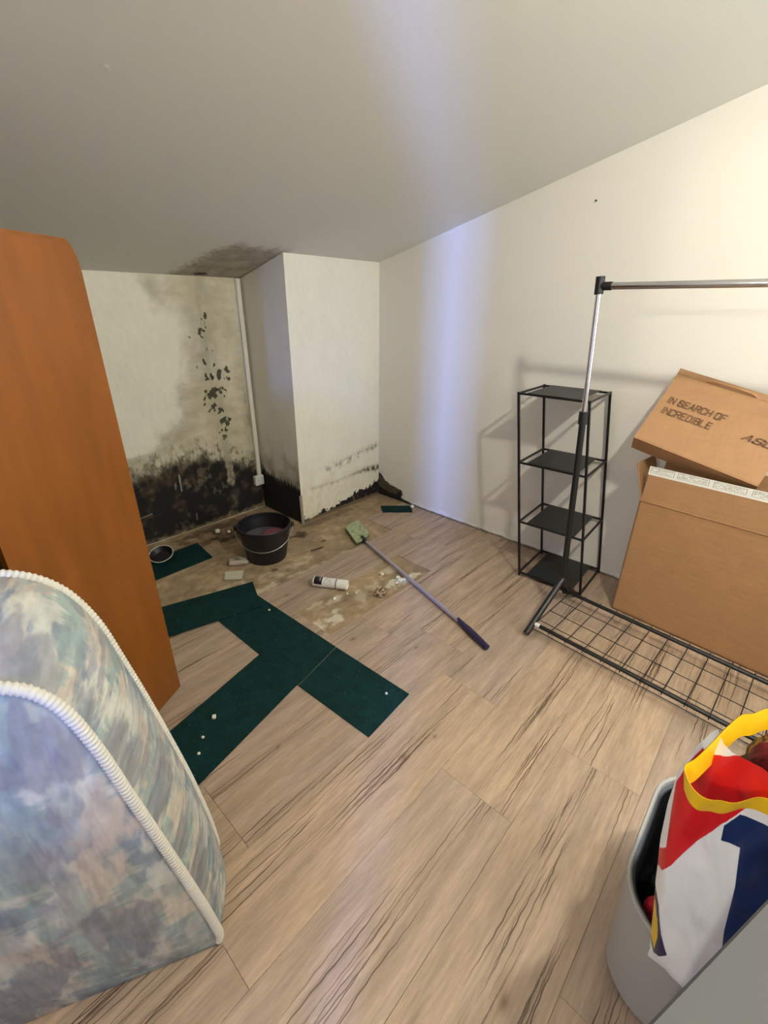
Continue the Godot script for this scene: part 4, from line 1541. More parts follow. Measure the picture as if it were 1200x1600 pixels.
func build_bin_and_bag():
	# rounded plastic bin
	var bn := thing("grey_bin", "grey rounded plastic bin stuffed with dark clothes under the shopping bag", "bin", Vector3(0.9, 0, 0.2))
	var lv := [[0.0, 0.03], [0.006, 0.008], [0.02, 0.0], [0.30, -0.012], [0.312, -0.016], [0.318, -0.014], [0.314, -0.006], [0.03, 0.006], [0.012, 0.02]]
	var pts := []
	var uvs := []
	var nu := 0
	for l in lv:
		var lp := rounded(0.69 + l[1], 1.10 - l[1], 0.022 + l[1], 0.43 - l[1], 0.11 - l[1] * 0.5)
		lp.append(lp[0])
		nu = lp.size()
		for k in nu:
			pts.append(Vector3(lp[k].x, l[0], lp[k].y))
			uvs.append(Vector2(float(k) / nu, l[0]))
	var g := G.new()
	g.grid(pts, nu, lv.size(), uvs, true, true)
	var binm := mat(rgb(160, 158, 154), 0.5)
	part("wall", g, binm, bn)
	g = G.new()
	var fl := PackedVector2Array(rounded(0.715, 1.075, 0.047, 0.405, 0.09))
	g.prism(fl, Transform3D(Basis(Vector3.RIGHT, Vector3.FORWARD, Vector3.UP), Vector3(0, 0.008, 0)) * Transform3D(Basis(Vector3.RIGHT, Vector3(0, -1, 0), Vector3(0, 0, 1)), Vector3.ZERO), 0.006)
	part("base", g, binm, bn)
	pts = []
	uvs = []
	for l in [[0.325, -0.020], [0.322, -0.009], [0.312, -0.004], [0.20, 0.004], [0.03, 0.016], [0.034, 0.09], [0.036, 0.16]]:
		var lp := rounded(0.69 + l[1], 1.10 - l[1], 0.022 + l[1], 0.43 - l[1], 0.11 - l[1] * 0.5)
		lp.append(lp[0])
		nu = lp.size()
		for k in nu:
			pts.append(Vector3(lp[k].x, l[0], lp[k].y))
			uvs.append(Vector2(float(k) / nu, l[0]))
	# liner hangs inside the wall, its lip just below the rim
	for k in pts.size(): pts[k].y -= 0.016
	g = G.new()
	for k in range(0, nu * 2): pts[k] = Vector3(lerpf(0.895, pts[k].x, 0.955), pts[k].y, lerpf(0.226, pts[k].z, 0.955))
	for k in range(nu * 2, pts.size()): pts[k] = Vector3(lerpf(0.895, pts[k].x, 0.965), pts[k].y, lerpf(0.226, pts[k].z, 0.965))
	g.grid(pts, nu, 7, uvs, false, true)
	part("liner", g, mat(rgb(16, 16, 19), 0.4), bn, "black plastic liner")
	# clothes inside
	blob("folded_clothes", Vector3(0.90, 0.155, 0.225), Vector3(0.165, 0.13, 0.165), mat(rgb(24, 23, 28), 0.9), 0.10, 301, "pile of dark clothes filling the grey bin", "clothes")
	blob("red_garment", Vector3(0.757, 0.272, 0.088), Vector3(0.026, 0.026, 0.03), mat(rgb(176, 22, 44), 0.9), 0.15, 302, "bit of crimson cloth poking out of the grey bin", "cloth")

	# shopping bag: printed front, plain back and gussets
	var bag := thing("shopping_bag", "white woven shopping bag with red and navy print and yellow handles", "bag", Vector3(0.78, 0.32, 0.2))
	var im := Image.create(640, 840, false, Image.FORMAT_RGB8)
	im.fill(rgb(236, 235, 233))
	var polys := [
		[rgb(206, 16, 26), [[0.025, 0.715], [0.030, 0.76], [0.038, 0.80], [0.10, 0.86], [0.13, 0.86], [0.125, 0.80], [0.117, 0.787], [0.091, 0.715], [0.072, 0.646], [0.044, 0.526], [0.036, 0.553], [0.044, 0.605], [0.034, 0.658]]],
		[rgb(14, 40, 88), [[0.103, 0.742], [0.093, 0.712], [0.097, 0.684], [0.119, 0.687], [0.132, 0.623], [0.144, 0.532], [0.16, 0.45], [0.26, 0.45], [0.26, 0.70], [0.20, 0.75], [0.151, 0.753]]],
		[rgb(30, 34, 74), [[0.035, 0.49], [0.064, 0.485], [0.082, 0.430], [0.100, 0.396], [0.083, 0.345], [0.04, 0.36], [0.04, 0.44]]],
		[rgb(228, 190, 30), [[0.060, 0.462], [0.070, 0.455], [0.081, 0.406], [0.084, 0.368], [0.073, 0.352], [0.055, 0.38], [0.055, 0.44]]]]
	for e in polys:
		var pp := PackedVector2Array()
		var lo := Vector2(1e9, 1e9)
		var hi := -lo
		for q in e[1]:
			var t := Vector2(q[0] / 0.40 * 640.0, (1.0 - (q[1] - 0.30) / 0.56) * 840.0)
			pp.append(t)
			lo = lo.min(t); hi = hi.max(t)
		for py in range(maxi(0, int(lo.y)), mini(840, int(hi.y) + 1)):
			for px in range(maxi(0, int(lo.x)), mini(640, int(hi.x) + 1)):
				if Geometry2D.is_point_in_polygon(Vector2(px, py), pp): im.set_pixel(px, py, e[0])
	var pm := mat(Color.WHITE, 0.42)
	pm.albedo_texture = ImageTexture.create_from_image(im)
	var wm := mat(rgb(236, 235, 233), 0.42)
	var nz := noise(501, 9.0, 3)
	var nz2 := noise(502, 26.0, 2)
	var edge := [[0.318, 0.081], [0.36, 0.074], [0.45, 0.059], [0.59, 0.034], [0.66, 0.026], [0.73, 0.023], [0.80, 0.034], [0.845, 0.05]]
	var wr := func(p: Vector3) -> float: return 0.010 * nz.get_noise_3d(p.x, p.y * 0.7, p.z * 1.6) + 0.0055 * nz2.get_noise_3d(p.x, p.y * 0.6 + p.z * 0.8, p.z)
	# front
	nu = 33
	var nv := 41
	pts = []
	uvs = []
	for j in nv:
		var y := lerpf(0.318, 0.835, float(j) / (nv - 1))
		for k in nu:
			var u := float(k) / (nu - 1)
			var zl := along(edge, y)
			var zz := lerpf(zl, 0.40, u)
			var round := 0.033 * pow(1.0 - minf(1.0, u / 0.07), 2.2) + 0.033 * pow(maxf(0.0, (u - 0.88) / 0.12), 2.2)
			var x := 0.622 + 0.03 * sstep(0.45, 0.84, y) + round + (0.02 * pow(maxf(0.0, (0.36 - y) / 0.042), 2.0))
			var top := 0.03 * sin(u * 3.0) * sstep(0.7, 0.835, y)
			var p := Vector3(x, y + 0.0 * top, zz)
			p.x += wr.call(p)
			pts.append(p)
			uvs.append(Vector2(zz / 0.40, 1.0 - (y - 0.30) / 0.56))
	g = G.new()
	g.grid(pts, nu, nv, uvs)
	part("front_panel", g, pm, bag)
	# back, gussets, bottom
	var loopb := [[0.672, 0.0], [0.76, 0.012], [0.86, 0.0]]
	pts = []
	uvs = []
	for j in nv:
		var y := lerpf(0.318, 0.835, float(j) / (nv - 1))
		var zl := along(edge, y)
		var vv := float(j) / (nv - 1)
		var hy := func(t: float) -> float: return lerpf(0.318, t, vv)
		var row := [Vector3(0.655 + 0.03 * sstep(0.45, 0.84, y), hy.call(0.832), zl), Vector3(0.75, hy.call(0.70), zl + 0.03), Vector3(0.85, hy.call(0.62), zl + 0.012), Vector3(0.87, hy.call(0.615), zl + 0.04), Vector3(0.88, hy.call(0.62), 0.22), Vector3(0.87, hy.call(0.62), 0.37), Vector3(0.85, hy.call(0.62), 0.396), Vector3(0.75, hy.call(0.70), 0.378), Vector3(0.655 + 0.03 * sstep(0.45, 0.84, y), hy.call(0.832), 0.40)]
		for p in row:
			p.x += 0.5 * wr.call(p)
			pts.append(p)
			uvs.append(Vector2(p.x, p.y))
	g = G.new()
	g.grid(pts, 9, nv, uvs, true)
	g.q(Vector3(0.64, 0.32, 0.40), Vector3(0.64, 0.32, 0.082), Vector3(0.885, 0.32, 0.085), Vector3(0.885, 0.32, 0.396))
	part("back_panel", g, wm, bag)
	# yellow handles: long ribbons lying over the mouth
	var yel := mat(rgb(244, 196, 12), 0.5)
	ribbon("handle", [Vector3(0.80, 0.80, 0.14), Vector3(0.775, 0.825, 0.104), Vector3(0.735, 0.832, 0.083), Vector3(0.715, 0.835, 0.070), Vector3(0.683, 0.826, 0.058), Vector3(0.647, 0.815, 0.047), Vector3(0.618, 0.806, 0.037), Vector3(0.605, 0.80, 0.029), Vector3(0.594, 0.797, 0.033), Vector3(0.585, 0.792, 0.043), Vector3(0.583, 0.790, 0.056), Vector3(0.595, 0.788, 0.070), Vector3(0.602, 0.79, 0.084), Vector3(0.622, 0.80, 0.104), Vector3(0.630, 0.80, 0.125), Vector3(0.640, 0.79, 0.17)], 0.036, yel, bag)
	ribbon("handle", [Vector3(0.886, 0.59, 0.15), Vector3(0.895, 0.63, 0.16), Vector3(0.905, 0.66, 0.20), Vector3(0.905, 0.66, 0.26), Vector3(0.895, 0.63, 0.31), Vector3(0.886, 0.59, 0.32)], 0.03, yel, bag)
	# maroon and mustard cloth heaped in the mouth of the bag
	var w := 192
	var f1 := field(w, w, 7, 7, 311, 4)
	var f2 := field(w, w, 14, 14, 312, 3)
	var d := PackedByteArray()
	d.resize(w * w * 3)
	for k in w * w:
		var yl := sstep(0.56, 0.66, f1[k] / 255.0)
		var dk := sstep(0.58, 0.7, f2[k] / 255.0) * 0.7
		d[k * 3] = int(lerpf(lerpf(120, 206, yl), 50, dk))
		d[k * 3 + 1] = int(lerpf(lerpf(26, 156, yl), 14, dk))
		d[k * 3 + 2] = int(lerpf(lerpf(30, 40, yl), 16, dk))
	var cm := mat(Color.WHITE, 0.55)
	cm.albedo_texture = tex(w, w, d)
	blob("patterned_cloth", Vector3(0.768, 0.70, 0.22), Vector3(0.082, 0.175, 0.125), cm, 0.10, 303, "maroon and mustard patterned cloth heaped in the shopping bag", "cloth")

func ribbon(called: String, c: Array, wd: float, m: Material, parent: Node):
	var cv := Curve3D.new()
	for k in c.size():
		var t: Vector3 = (c[mini(k + 1, c.size() - 1)] - c[maxi(k - 1, 0)]) / 6.0
		cv.add_point(c[k], -t, t)
	cv.bake_interval = 0.006
	var bp := cv.get_baked_points()
	var pts := []
	var uvs := []
	var hw := wd / 2
	for k in bp.size():
		var t := (bp[mini(k + 1, bp.size() - 1)] - bp[maxi(k - 1, 0)]).normalized()
		var side := t.cross(Vector3.UP).normalized()
		var up := (Vector3.UP + side * 0.25).normalized()
		for o in [[-hw, 0.0007], [hw, 0.0007], [hw, -0.0007], [-hw, -0.0007], [-hw, 0.0007]]:
			pts.append(bp[k] + up * o[0] + side * o[1])
			uvs.append(Vector2(0, 0))
	var g := G.new()
	g.grid(pts, 5, bp.size(), uvs, false, true)
	part(called, g, m, parent)

func blob(called: String, c: Vector3, r: Vector3, m: Material, amp: float, sd: int, label: String, cat: String, group: String = "", seg: int = 26) -> MeshInstance3D:
	# a soft crumpled heap: a noise-folded ellipsoid
	var nz := noise(sd, 1.4, 4)
	nz.fractal_type = FastNoiseLite.FRACTAL_RIDGED
	var pts := []
	var uvs := []
	var nu := seg * 2 + 1
	for j in seg + 1:
		var th := PI * j / seg
		for k in nu:
			var ph := TAU * (k % (nu - 1)) / (nu - 1)
			var dd := Vector3(sin(th) * cos(ph), -cos(th), sin(th) * sin(ph))
			var f := 1.0 + amp * nz.get_noise_3dv(dd * 1.3)
			pts.append(c + dd * r * f)
			uvs.append(Vector2(float(k) / (nu - 1) * 2.0, float(j) / seg))
	var g := G.new()
	g.grid(pts, nu, seg + 1, uvs, true, true)
	var o := part(called, g, m)
	tag(o, label, cat, group)
	return o

# ---------------------------------------------------------------- grey cabinet beside the camera
func build_grey_cabinet():
	var d := Vector3(0.94, 0, 0.34).normalized()
	var n := Vector3(-d.z, 0, d.x)
	var a := Vector3(0.251, 0, 0.049) - d * 0.03
	var b := Vector3(0.251, 0, 0.049) + d * 0.235
	var dp := 0.42
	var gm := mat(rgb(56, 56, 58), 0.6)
	var cb := thing("grey_cabinet", "plain grey cabinet with a smooth flat top in front of the shopping bag", "cabinet", (a + b) / 2 + n * dp / 2)
	var bs := Basis(d, Vector3.UP, d.cross(Vector3.UP))
	var c := (a + b) / 2 + n * dp / 2
	var g := G.new()
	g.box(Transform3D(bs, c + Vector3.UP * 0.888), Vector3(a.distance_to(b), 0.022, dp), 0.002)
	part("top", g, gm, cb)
	g = G.new()
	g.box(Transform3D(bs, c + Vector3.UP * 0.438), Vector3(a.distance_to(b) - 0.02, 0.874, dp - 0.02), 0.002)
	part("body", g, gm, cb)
	for k in 2:
		g = G.new()
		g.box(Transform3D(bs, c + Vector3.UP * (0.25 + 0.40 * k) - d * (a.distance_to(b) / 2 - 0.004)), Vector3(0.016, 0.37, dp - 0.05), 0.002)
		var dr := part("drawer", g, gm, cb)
		g = G.new()
		g.box(Transform3D(bs, c + Vector3.UP * (0.25 + 0.40 * k) - d * (a.distance_to(b) / 2 + 0.012)), Vector3(0.016, 0.016, 0.10), 0.003)
		part("pull", g, M.chrome, dr)

# ---------------------------------------------------------------- black wire shelf unit
func build_shelf():
	var th := 0.05
	var o := Vector3(2.158, 0, -0.912)
	var e1 := Vector3(sin(th), 0, cos(th)) * 0.341
	var e2 := Vector3(cos(th), 0, -sin(th)) * 0.325
	var L := Vector3(-0.024, 1.018, -0.138)
	var un := thing("wire_shelf_unit", "black wire-framed shelf unit with four dark panels leaning slightly by the wall", "shelf unit", o + e1 / 2 + e2 / 2)
	var r := 0.0055
	var cs := [o, o + e1, o + e1 + e2, o + e2]
	var g: G
	for c in cs:
		g = G.new()
		g.bar(c + L * 0.002, c + L, r * 2, r * 2, 0.001)
		part("post", g, M.black_metal, un)
	var pm := mat(rgb(34, 37, 36), 0.5)
	var lv := [0.022, 0.325, 0.65, 0.993]
	for t in lv:
		var up: Vector3 = L * t
		for k in 4:
			g = G.new()
			g.bar(cs[k] + up, cs[(k + 1) % 4] + up, r * 1.8, r * 1.8, 0.001)
			part("rail", g, M.black_metal, un)
		# panel hooked on the front and rear rails, narrower than the frame
		var a0: Vector3 = o + up + e1 * 0.13 + Vector3(0, 0.005, 0)
		var a1: Vector3 = o + up + e1 * 0.87 + Vector3(0, 0.005, 0)
		sheet("shelf_panel", [a0, a1, a1 + e2, a0 + e2], -0.002, pm, un)

# ---------------------------------------------------------------- clothes rack
func build_rack():
	var hub := Vector3(1.95, 0.208, -0.605)
	var top := Vector3(1.95, 1.474, -0.689)
	var zl := 0.92
	var rk := thing("clothes_rack", "black and chrome clothes rack with a wire shoe shelf near the floor", "clothes rack", Vector3(1.92, 0, -0.15))
	var g: G
	var colm: Material = M.black_metal
	for s in 2:
		var off := Vector3(0, 0, 0) if s == 0 else Vector3(-0.01, 0, zl)
		var sl := top - hub
		var h1 := hub + off
		var t1 := top + off
		var mid := h1 + sl * 0.615
		g = G.new()
		g.tube([h1 + sl * -0.03, mid], 0.0135, 14)
		part("upright", g, colm, rk)
		g = G.new()
		g.tube([mid - sl * 0.03, t1 + sl * 0.005], 0.0105, 14)
		part("chrome_upright", g, M.chrome, rk, "chrome telescopic tube")
		g = G.new()
		g.tube([mid - sl * 0.025, mid + sl * 0.016], 0.0185, 14)
		part("collar", g, M.black, rk)
		g = G.new()
		g.tube([t1 - sl * 0.022, t1 + sl * 0.026], 0.0165, 14)
		g.tube([t1 + Vector3(0, 0, -0.004), t1 + Vector3(0, 0.0, 0.045 if s == 0 else -0.045)], 0.0150, 14)
		part("connector", g, M.black, rk)
		# splayed feet
		g = G.new()
		g.tube([h1 + Vector3(0.008, 0.012, 0), Vector3(1.694 + off.x, 0.016, -0.640 + off.z)], 0.0145, 14)
		part("foot", g, colm, rk)
		g = G.new()
		g.tube([h1 + Vector3(-0.008, 0.012, 0), Vector3(2.155 + off.x * 6.0, 0.016, -0.600 + off.z)], 0.0145, 14)
		part("foot", g, colm, rk)
	g = G.new()
	g.tube([top + Vector3(0, 0, 0.04), top + Vector3(-0.01, 0, zl - 0.04)], 0.0125, 16)
	part("hanging_bar", g, M.chrome, rk, "shiny chrome hanging bar")
	# lower bars
	var f0 := Vector3(1.742, 0.052, -0.632)
	var f1 := Vector3(1.670, 0.052, 0.285)
	var b0 := Vector3(2.090, 0.062, -0.606)
	var b1 := Vector3(2.010, 0.062, 0.300)
	for e in [[f0, f1], [b0, b1]]:
		g = G.new()
		g.tube([e[0], e[1]], 0.0095, 12)
		part("lower_bar", g, colm, rk)
	g = G.new()
	g.tube([f0 + (f1 - f0) * 0.006, f0 + (f1 - f0) * 0.036], 0.0105, 12)
	part("bar_sleeve", g, M.white_plastic, rk, "white end sleeve")
	g = G.new()
	g.tube([b0 + Vector3(0.0, -0.004, -0.03), b0 + Vector3(0, 0.012, 0.02)], 0.016, 12)
	g.box(Transform3D(Basis(Vector3.RIGHT, 0.4), b0 + Vector3(0.0, 0.03, -0.022)), Vector3(0.026, 0.03, 0.022), 0.004)
	part("clamp", g, M.black, rk)
	# wire shelf lying between the bars
	var wires := 12
	for k in wires:
		var t := (0.004 + k * 0.0785) / 0.917
		if t > 0.99: break
		var a := f0.lerp(f1, t) + Vector3(-0.012, 0.008, 0)
		var b := b0.lerp(b1, t) + Vector3(0.014, 0.008, 0)
		var dd := (b - a)
		g = G.new()
		g.tube([a + Vector3(0, -0.018, 0), a + Vector3(0.001, 0.002, 0), a + dd * 0.02, a + dd * 0.12 - Vector3(0, 0.012, 0), a + dd * 0.88 - Vector3(0, 0.012, 0), a + dd * 0.98, b], 0.0021, 6)
		part("cross_wire", g, colm, rk)
	for q in [0.13, 0.42, 0.72, -0.06]:
		g = G.new()
		var a := f0.lerp(b0, q) + Vector3(0, -0.004 if q > 0 else -0.012, 0.004)
		var b := f1.lerp(b1, q) + Vector3(0, -0.004 if q > 0 else -0.012, -0.05)
		g.tube([a, b], 0.0019, 6)
		part("long_wire", g, colm, rk)

# ---------------------------------------------------------------- loose floor boards, green side up
func board(c: Array, y: float, th: float, label: String, tilt: Array = [0, 0, 0, 0]):
	var g := G.new()
	var p := []
	for k in 4: p.append(Vector3(c[k][0], y + th + tilt[k], c[k][1]))
	var uv := []
	for k in 4: uv.append(Vector2(c[k][0], c[k][1]) * 2.2)
	# c runs counter-clockwise seen from above
	var nn: Vector3 = (p[1] - p[0]).cross(p[2] - p[0])
	if nn.y < 0:
		p.reverse(); uv.reverse()
	var b := []
	for q in p: b.append(q - Vector3(0, th, 0))
	g.q(p[0], p[1], p[2], p[3], uv)
	g.q(b[3], b[2], b[1], b[0], uv)
	for k in 4:
		var m := (k + 1) % 4
		g.q(b[k], b[m], p[m], p[k], [uv[k], uv[m], uv[m], uv[k]])
	var o := part("green_board", g, M.green)
	tag(o, label, "floor board", "green backed floor boards")

func build_green_boards():
	board([[0.770, -1.840], [1.018, -1.850], [1.036, -1.231], [0.779, -1.173]], 0.0005, 0.004, "dark green board lying partly under the tilted green board")
	board([[1.036, -1.226], [1.052, -0.815], [0.803, -0.795], [0.781, -1.169]], 0.0005, 0.004, "short green board with a corner pointing at the mop grip")
	board([[0.7750, -1.437], [0.7786, -1.177], [0.20, -1.045], [0.215, -1.305]], 0.0005, 0.004, "long green board running under the mattress end")
	board([[0.56, -2.10], [1.065, -1.942], [0.975, -1.722], [0.48, -1.86]], 0.0048, 0.006, "green board lying slanted across the end of another green board", [0.0, 0.004, 0.0, 0.0])
	board([[1.083, -2.613], [1.060, -2.376], [0.56, -2.367], [0.60, -2.597]], -0.0058, 0.006, "green board by the mouldy wall carrying a black dish")
	board([[2.324, -2.150], [2.254, -2.063], [2.405, -1.905], [2.485, -1.985]], 0.0005, 0.006, "small green offcut lying in the corner by the pale wall")

# ---------------------------------------------------------------- bucket
func build_bucket():
	var c := Vector3(1.30, -0.006, -2.15)
	var xf := Transform3D(Basis(), c)
	var bk := thing("bucket", "black plastic builder's bucket with a wire handle by the pillar", "bucket", c)
	var g := G.new()
	g.lathe([Vector2(0.0, 0.002), Vector2(0.112, 0.0), Vector2(0.116, 0.004), Vector2(0.151, 0.20), Vector2(0.158, 0.202), Vector2(0.159, 0.222), Vector2(0.156, 0.226), Vector2(0.150, 0.224), Vector2(0.148, 0.20), Vector2(0.113, 0.008), Vector2(0.0, 0.008)], xf, 48)
	part("body", g, mat(rgb(20, 19, 21), 0.45), bk)
	g = G.new()
	var pts := []
	# bail hangs down on the camera side
	var ax := Vector3(0.80, 0, 0.60)
	var fr := Vector3(-0.60, 0, 0.80)
	for k in 21:
		var t := PI * k / 20.0
		pts.append(c + ax * 0.166 * cos(t) + fr * 0.158 * sin(t) + Vector3.UP * (0.205 - 0.095 * sin(t)))
	g.tube(pts, 0.0024, 8)
	part("wire_handle", g, mat(rgb(190, 188, 182), 0.3, 0.9), bk, "thin metal wire handle")
	for s in [-1.0, 1.0]:
		g = G.new()
		g.box(Transform3D(Basis(), c + ax * 0.160 * s + Vector3.UP * 0.205), Vector3(0.024, 0.03, 0.024), 0.003)
		part("handle_lug", g, mat(rgb(20, 19, 21), 0.45), bk)
	g = G.new()
	g.lathe([Vector2(0.136, 0.135), Vector2(0.0, 0.1352)], xf, 40)
	tag(part("dirty_water", g, mat(rgb(92, 90, 92), 0.12)), "grey dirty water standing in the black bucket", "water")
	blob("cleaning_rag", c + Vector3(0.045, 0.140, 0.005), Vector3(0.062, 0.018, 0.048), mat(rgb(120, 62, 74), 0.8), 0.25, 321, "dusky pink cleaning rag floating in the black bucket", "rag")
	blob("soap_foam", c + Vector3(-0.055, 0.137, 0.03), Vector3(0.055, 0.010, 0.04), mat(rgb(170, 168, 168), 0.8), 0.2, 322, "patch of grey foam floating in the black bucket", "foam")

# ---------------------------------------------------------------- small things on the floor
func build_floor_clutter():
	# spray can on its side
	var a := Vector3(1.284, 0.030, -1.690)
	var b := Vector3(1.384, 0.030, -1.522)
	a.y = 0.0295; b.y = 0.0295
	var ax := (b - a).normalized()
	var roll := Vector3(0, 1, 0)
	var bs := Basis(ax.cross(roll).normalized(), ax, ax.cross(ax.cross(roll)).normalized())
	bs = Basis(bs.x, ax, bs.x.cross(ax))
	var xf := Transform3D(bs, a)
	var cn := thing("spray_can", "white spray can with a black label lying on a plank", "can", Vector3((a.x + b.x) / 2, 0, (a.z + b.z) / 2))
	var im := Image.create(512, 256, false, Image.FORMAT_RGB8)
	im.fill(rgb(226, 222, 214))
	im.fill_rect(Rect2i(0, 150, 400, 92), rgb(28, 22, 22))
	im.fill_rect(Rect2i(60, 168, 130, 8), rgb(196, 190, 184))
	im.fill_rect(Rect2i(60, 182, 90, 5), rgb(120, 112, 108))
	var rng := RandomNumberGenerator.new()
	rng.seed = 5
	for r in 6:
		var x := 20
		while x < 330:
			var l := rng.randi_range(8, 34)
			if rng.randf() < 0.7: im.fill_rect(Rect2i(x, 50 + r * 14, l, 5), rgb(150, 146, 142))
			x += l + 8
	var lm := mat(Color.WHITE, 0.35)
	lm.albedo_texture = ImageTexture.create_from_image(im)
	var L := a.distance_to(b)
	var g := G.new()
	g.lathe([Vector2(0.0275, 0.006), Vector2(0.0275, 0.132)], xf, 40)
	part("can_body", g, lm, cn)
	g = G.new()
	g.lathe([Vector2(0.0, 0.004), Vector2(0.022, 0.003), Vector2(0.027, 0.0), Vector2(0.0285, 0.003), Vector2(0.0275, 0.007)], xf, 40)
	part("metal_rim", g, mat(rgb(150, 148, 146), 0.3, 0.9), cn)
	g = G.new()
	g.lathe([Vector2(0.0275, 0.132), Vector2(0.0285, 0.135), Vector2(0.0285, 0.137), Vector2(0.026, 0.140)], xf, 40)
	part("metal_rim", g, mat(rgb(150, 148, 146), 0.3, 0.9), cn)
	g = G.new()
	g.lathe([Vector2(0.0268, 0.139), Vector2(0.0268, L - 0.004), Vector2(0.025, L), Vector2(0.019, L), Vector2(0.018, L - 0.003), Vector2(0.0, L - 0.003)], xf, 40)
	part("cap", g, mat(rgb(232, 228, 216), 0.45), cn)

	# floor scraper / mop: square pad on a long handle
	var mp := thing("flat_mop", "long-handled flat mop with a square green pad lying on the floor", "mop", Vector3(1.75, 0, -1.4))
	var cs := [Vector3(1.859, 0.0, -2.051), Vector3(2.000, 0.0, -2.075), Vector3(1.911, 0.0, -1.869), Vector3(1.760, 0.0, -1.840)]
	var top := []
	var poly := PackedVector2Array()
	# rounded outer end
	var e0: Vector3 = cs[3]
	var e1: Vector3 = cs[2]
	var e2: Vector3 = cs[1]
	var e3: Vector3 = cs[0]
	for p in [e0.lerp(e1, 0.05), e0.lerp(e1, 0.5) + (e0 - e3) * 0.06, e0.lerp(e1, 0.95), e1.lerp(e2, 0.06), e1.lerp(e2, 0.94), e2.lerp(e3, 0.06), e2.lerp(e3, 0.94), e3.lerp(e0, 0.06), e3.lerp(e0, 0.94)]:
		poly.append(Vector2(p.x, -p.z))
	var flat := Transform3D(Basis(Vector3.RIGHT, Vector3(0, 0, -1), Vector3.UP), Vector3(0, 0.004, 0))
	g = G.new()
	g.prism(poly, flat, 0.008)
	part("head_plate", g, mat(rgb(40, 40, 34), 0.6), mp)
	var pad := mat(Color.WHITE, 0.9)
	var w := 128
	var f1 := field(w, w, 6, 6, 331, 4)
	var f2 := field(w, w, 40, 40, 332, 2)
	var d := PackedByteArray()
	d.resize(w * w * 3)
	for k in w * w:
		var f := 1.0 + 0.35 * (f1[k] / 255.0 - 0.5) + 0.2 * (f2[k] / 255.0 - 0.5)
		d[k * 3] = int(clampf(158 * f, 0, 255)); d[k * 3 + 1] = int(clampf(168 * f, 0, 255)); d[k * 3 + 2] = int(clampf(128 * f, 0, 255))
	pad.albedo_texture = tex(w, w, d)
	g = G.new()
	g.prism(poly, flat.translated(Vector3(0, 0.0082, 0)), 0.014, 5.0)
	part("pad", g, pad, mp, "worn pale green pad")
	var j := Vector3(1.835, 0.018, -1.856)
	g = G.new()
	g.tube([j + Vector3(0.01, 0.0, -0.02), j, j + Vector3(-0.018, 0.0, 0.05)], [0.014, 0.017, 0.013], 12)
	part("swivel_joint", g, M.black, mp)
	var p1 := Vector3(1.560, 0.017, -0.930)
	var p2 := Vector3(1.484, 0.017, -0.722)
	g = G.new()
	g.tube([j + Vector3(-0.014, 0, 0.04), p1.lerp(p2, 0.2)], 0.0105, 14)
	part("pole", g, mat(rgb(186, 176, 190), 0.3, 0.55), mp, "lilac grey metal pole")
	g = G.new()
	var gp := []
	var gr := []
	for k in 9:
		gp.append(p1.lerp(p2, k / 8.0))
		gr.append([0.012, 0.0128, 0.0135, 0.0165, 0.0165, 0.0160, 0.0150, 0.0140, 0.0135][k])
	g.tube(gp, gr, 14)
	part("grip", g, mat(rgb(34, 27, 64), 0.45), mp, "dark violet grip")

	# black dish with a pale rim on the green board
	var dc := Vector3(0.845, 0.013, -2.575)
	var dx := Transform3D(Basis(Vector3(0.8, 0, 0.6), 0.35), dc)
	var ds := thing("black_dish", "small black dish with a pale rim on the green board by the wall", "dish", Vector3(dc.x, 0, dc.z))
	g = G.new()
	g.lathe([Vector2(0.0, -0.004), Vector2(0.045, -0.004), Vector2(0.066, 0.020), Vector2(0.068, 0.026), Vector2(0.063, 0.024), Vector2(0.043, 0.0), Vector2(0.0, 0.0)], dx, 32)
	part("bowl", g, M.black, ds)
	g = G.new()
	var rim := []
	for k in 32:
		var t := TAU * k / 32.0
		rim.append(dx * Vector3(0.067 * cos(t), 0.026, 0.067 * sin(t)))
	g.tube(rim, 0.0028, 8, false, true)
	part("rim", g, mat(rgb(196, 192, 180), 0.5), ds, "pale rim")
	# offcuts
	var off := thing("wood_offcut", "pale flat rectangular offcut lying on the bare concrete near the bucket", "offcut", Vector3(1.04, -0.006, -2.09))
	g = G.new()
	g.prism(PackedVector2Array([Vector2(0.974, 2.088), Vector2(1.046, 2.022), Vector2(1.104, 2.092), Vector2(1.020, 2.158)]), Transform3D(Basis(Vector3.RIGHT, Vector3(0, 0, -1), Vector3.UP), Vector3(0, -0.0055, 0)), 0.010)
	part("block", g, mat(rgb(150, 138, 112), 0.8), off)
	g = G.new()
	g.prism(PackedVector2Array([Vector2(0.976, 2.088), Vector2(1.046, 2.024), Vector2(1.102, 2.092), Vector2(1.020, 2.156)]), Transform3D(Basis(Vector3.RIGHT, Vector3(0, 0, -1), Vector3.UP), Vector3(0, 0.0045, 0)), 0.003)
	part("face_layer", g, mat(rgb(196, 192, 168), 0.7), off)
	rock("mortar_lump", Vector3(1.125, 0.012, -2.196), Vector3(0.062, 0.02, 0.036), -0.7, mat(rgb(176, 164, 148), 0.9), 341, "crumbling grey-beige lump of mortar beside the black bucket", "mortar lump")
	# crumpled scrap of paper
	var pm := mat(Color.WHITE, 0.8)
	var q1 := field(64, 64, 9, 9, 352, 2)
	var q2 := PackedByteArray()
	q2.resize(64 * 64 * 3)
	for k in 64 * 64:
		var t := sstep(0.42, 0.58, q1[k] / 255.0)
		q2[k * 3] = int(lerpf(96, 214, t)); q2[k * 3 + 1] = int(lerpf(58, 192, t)); q2[k * 3 + 2] = int(lerpf(34, 168, t))
	pm.albedo_texture = tex(64, 64, q2)
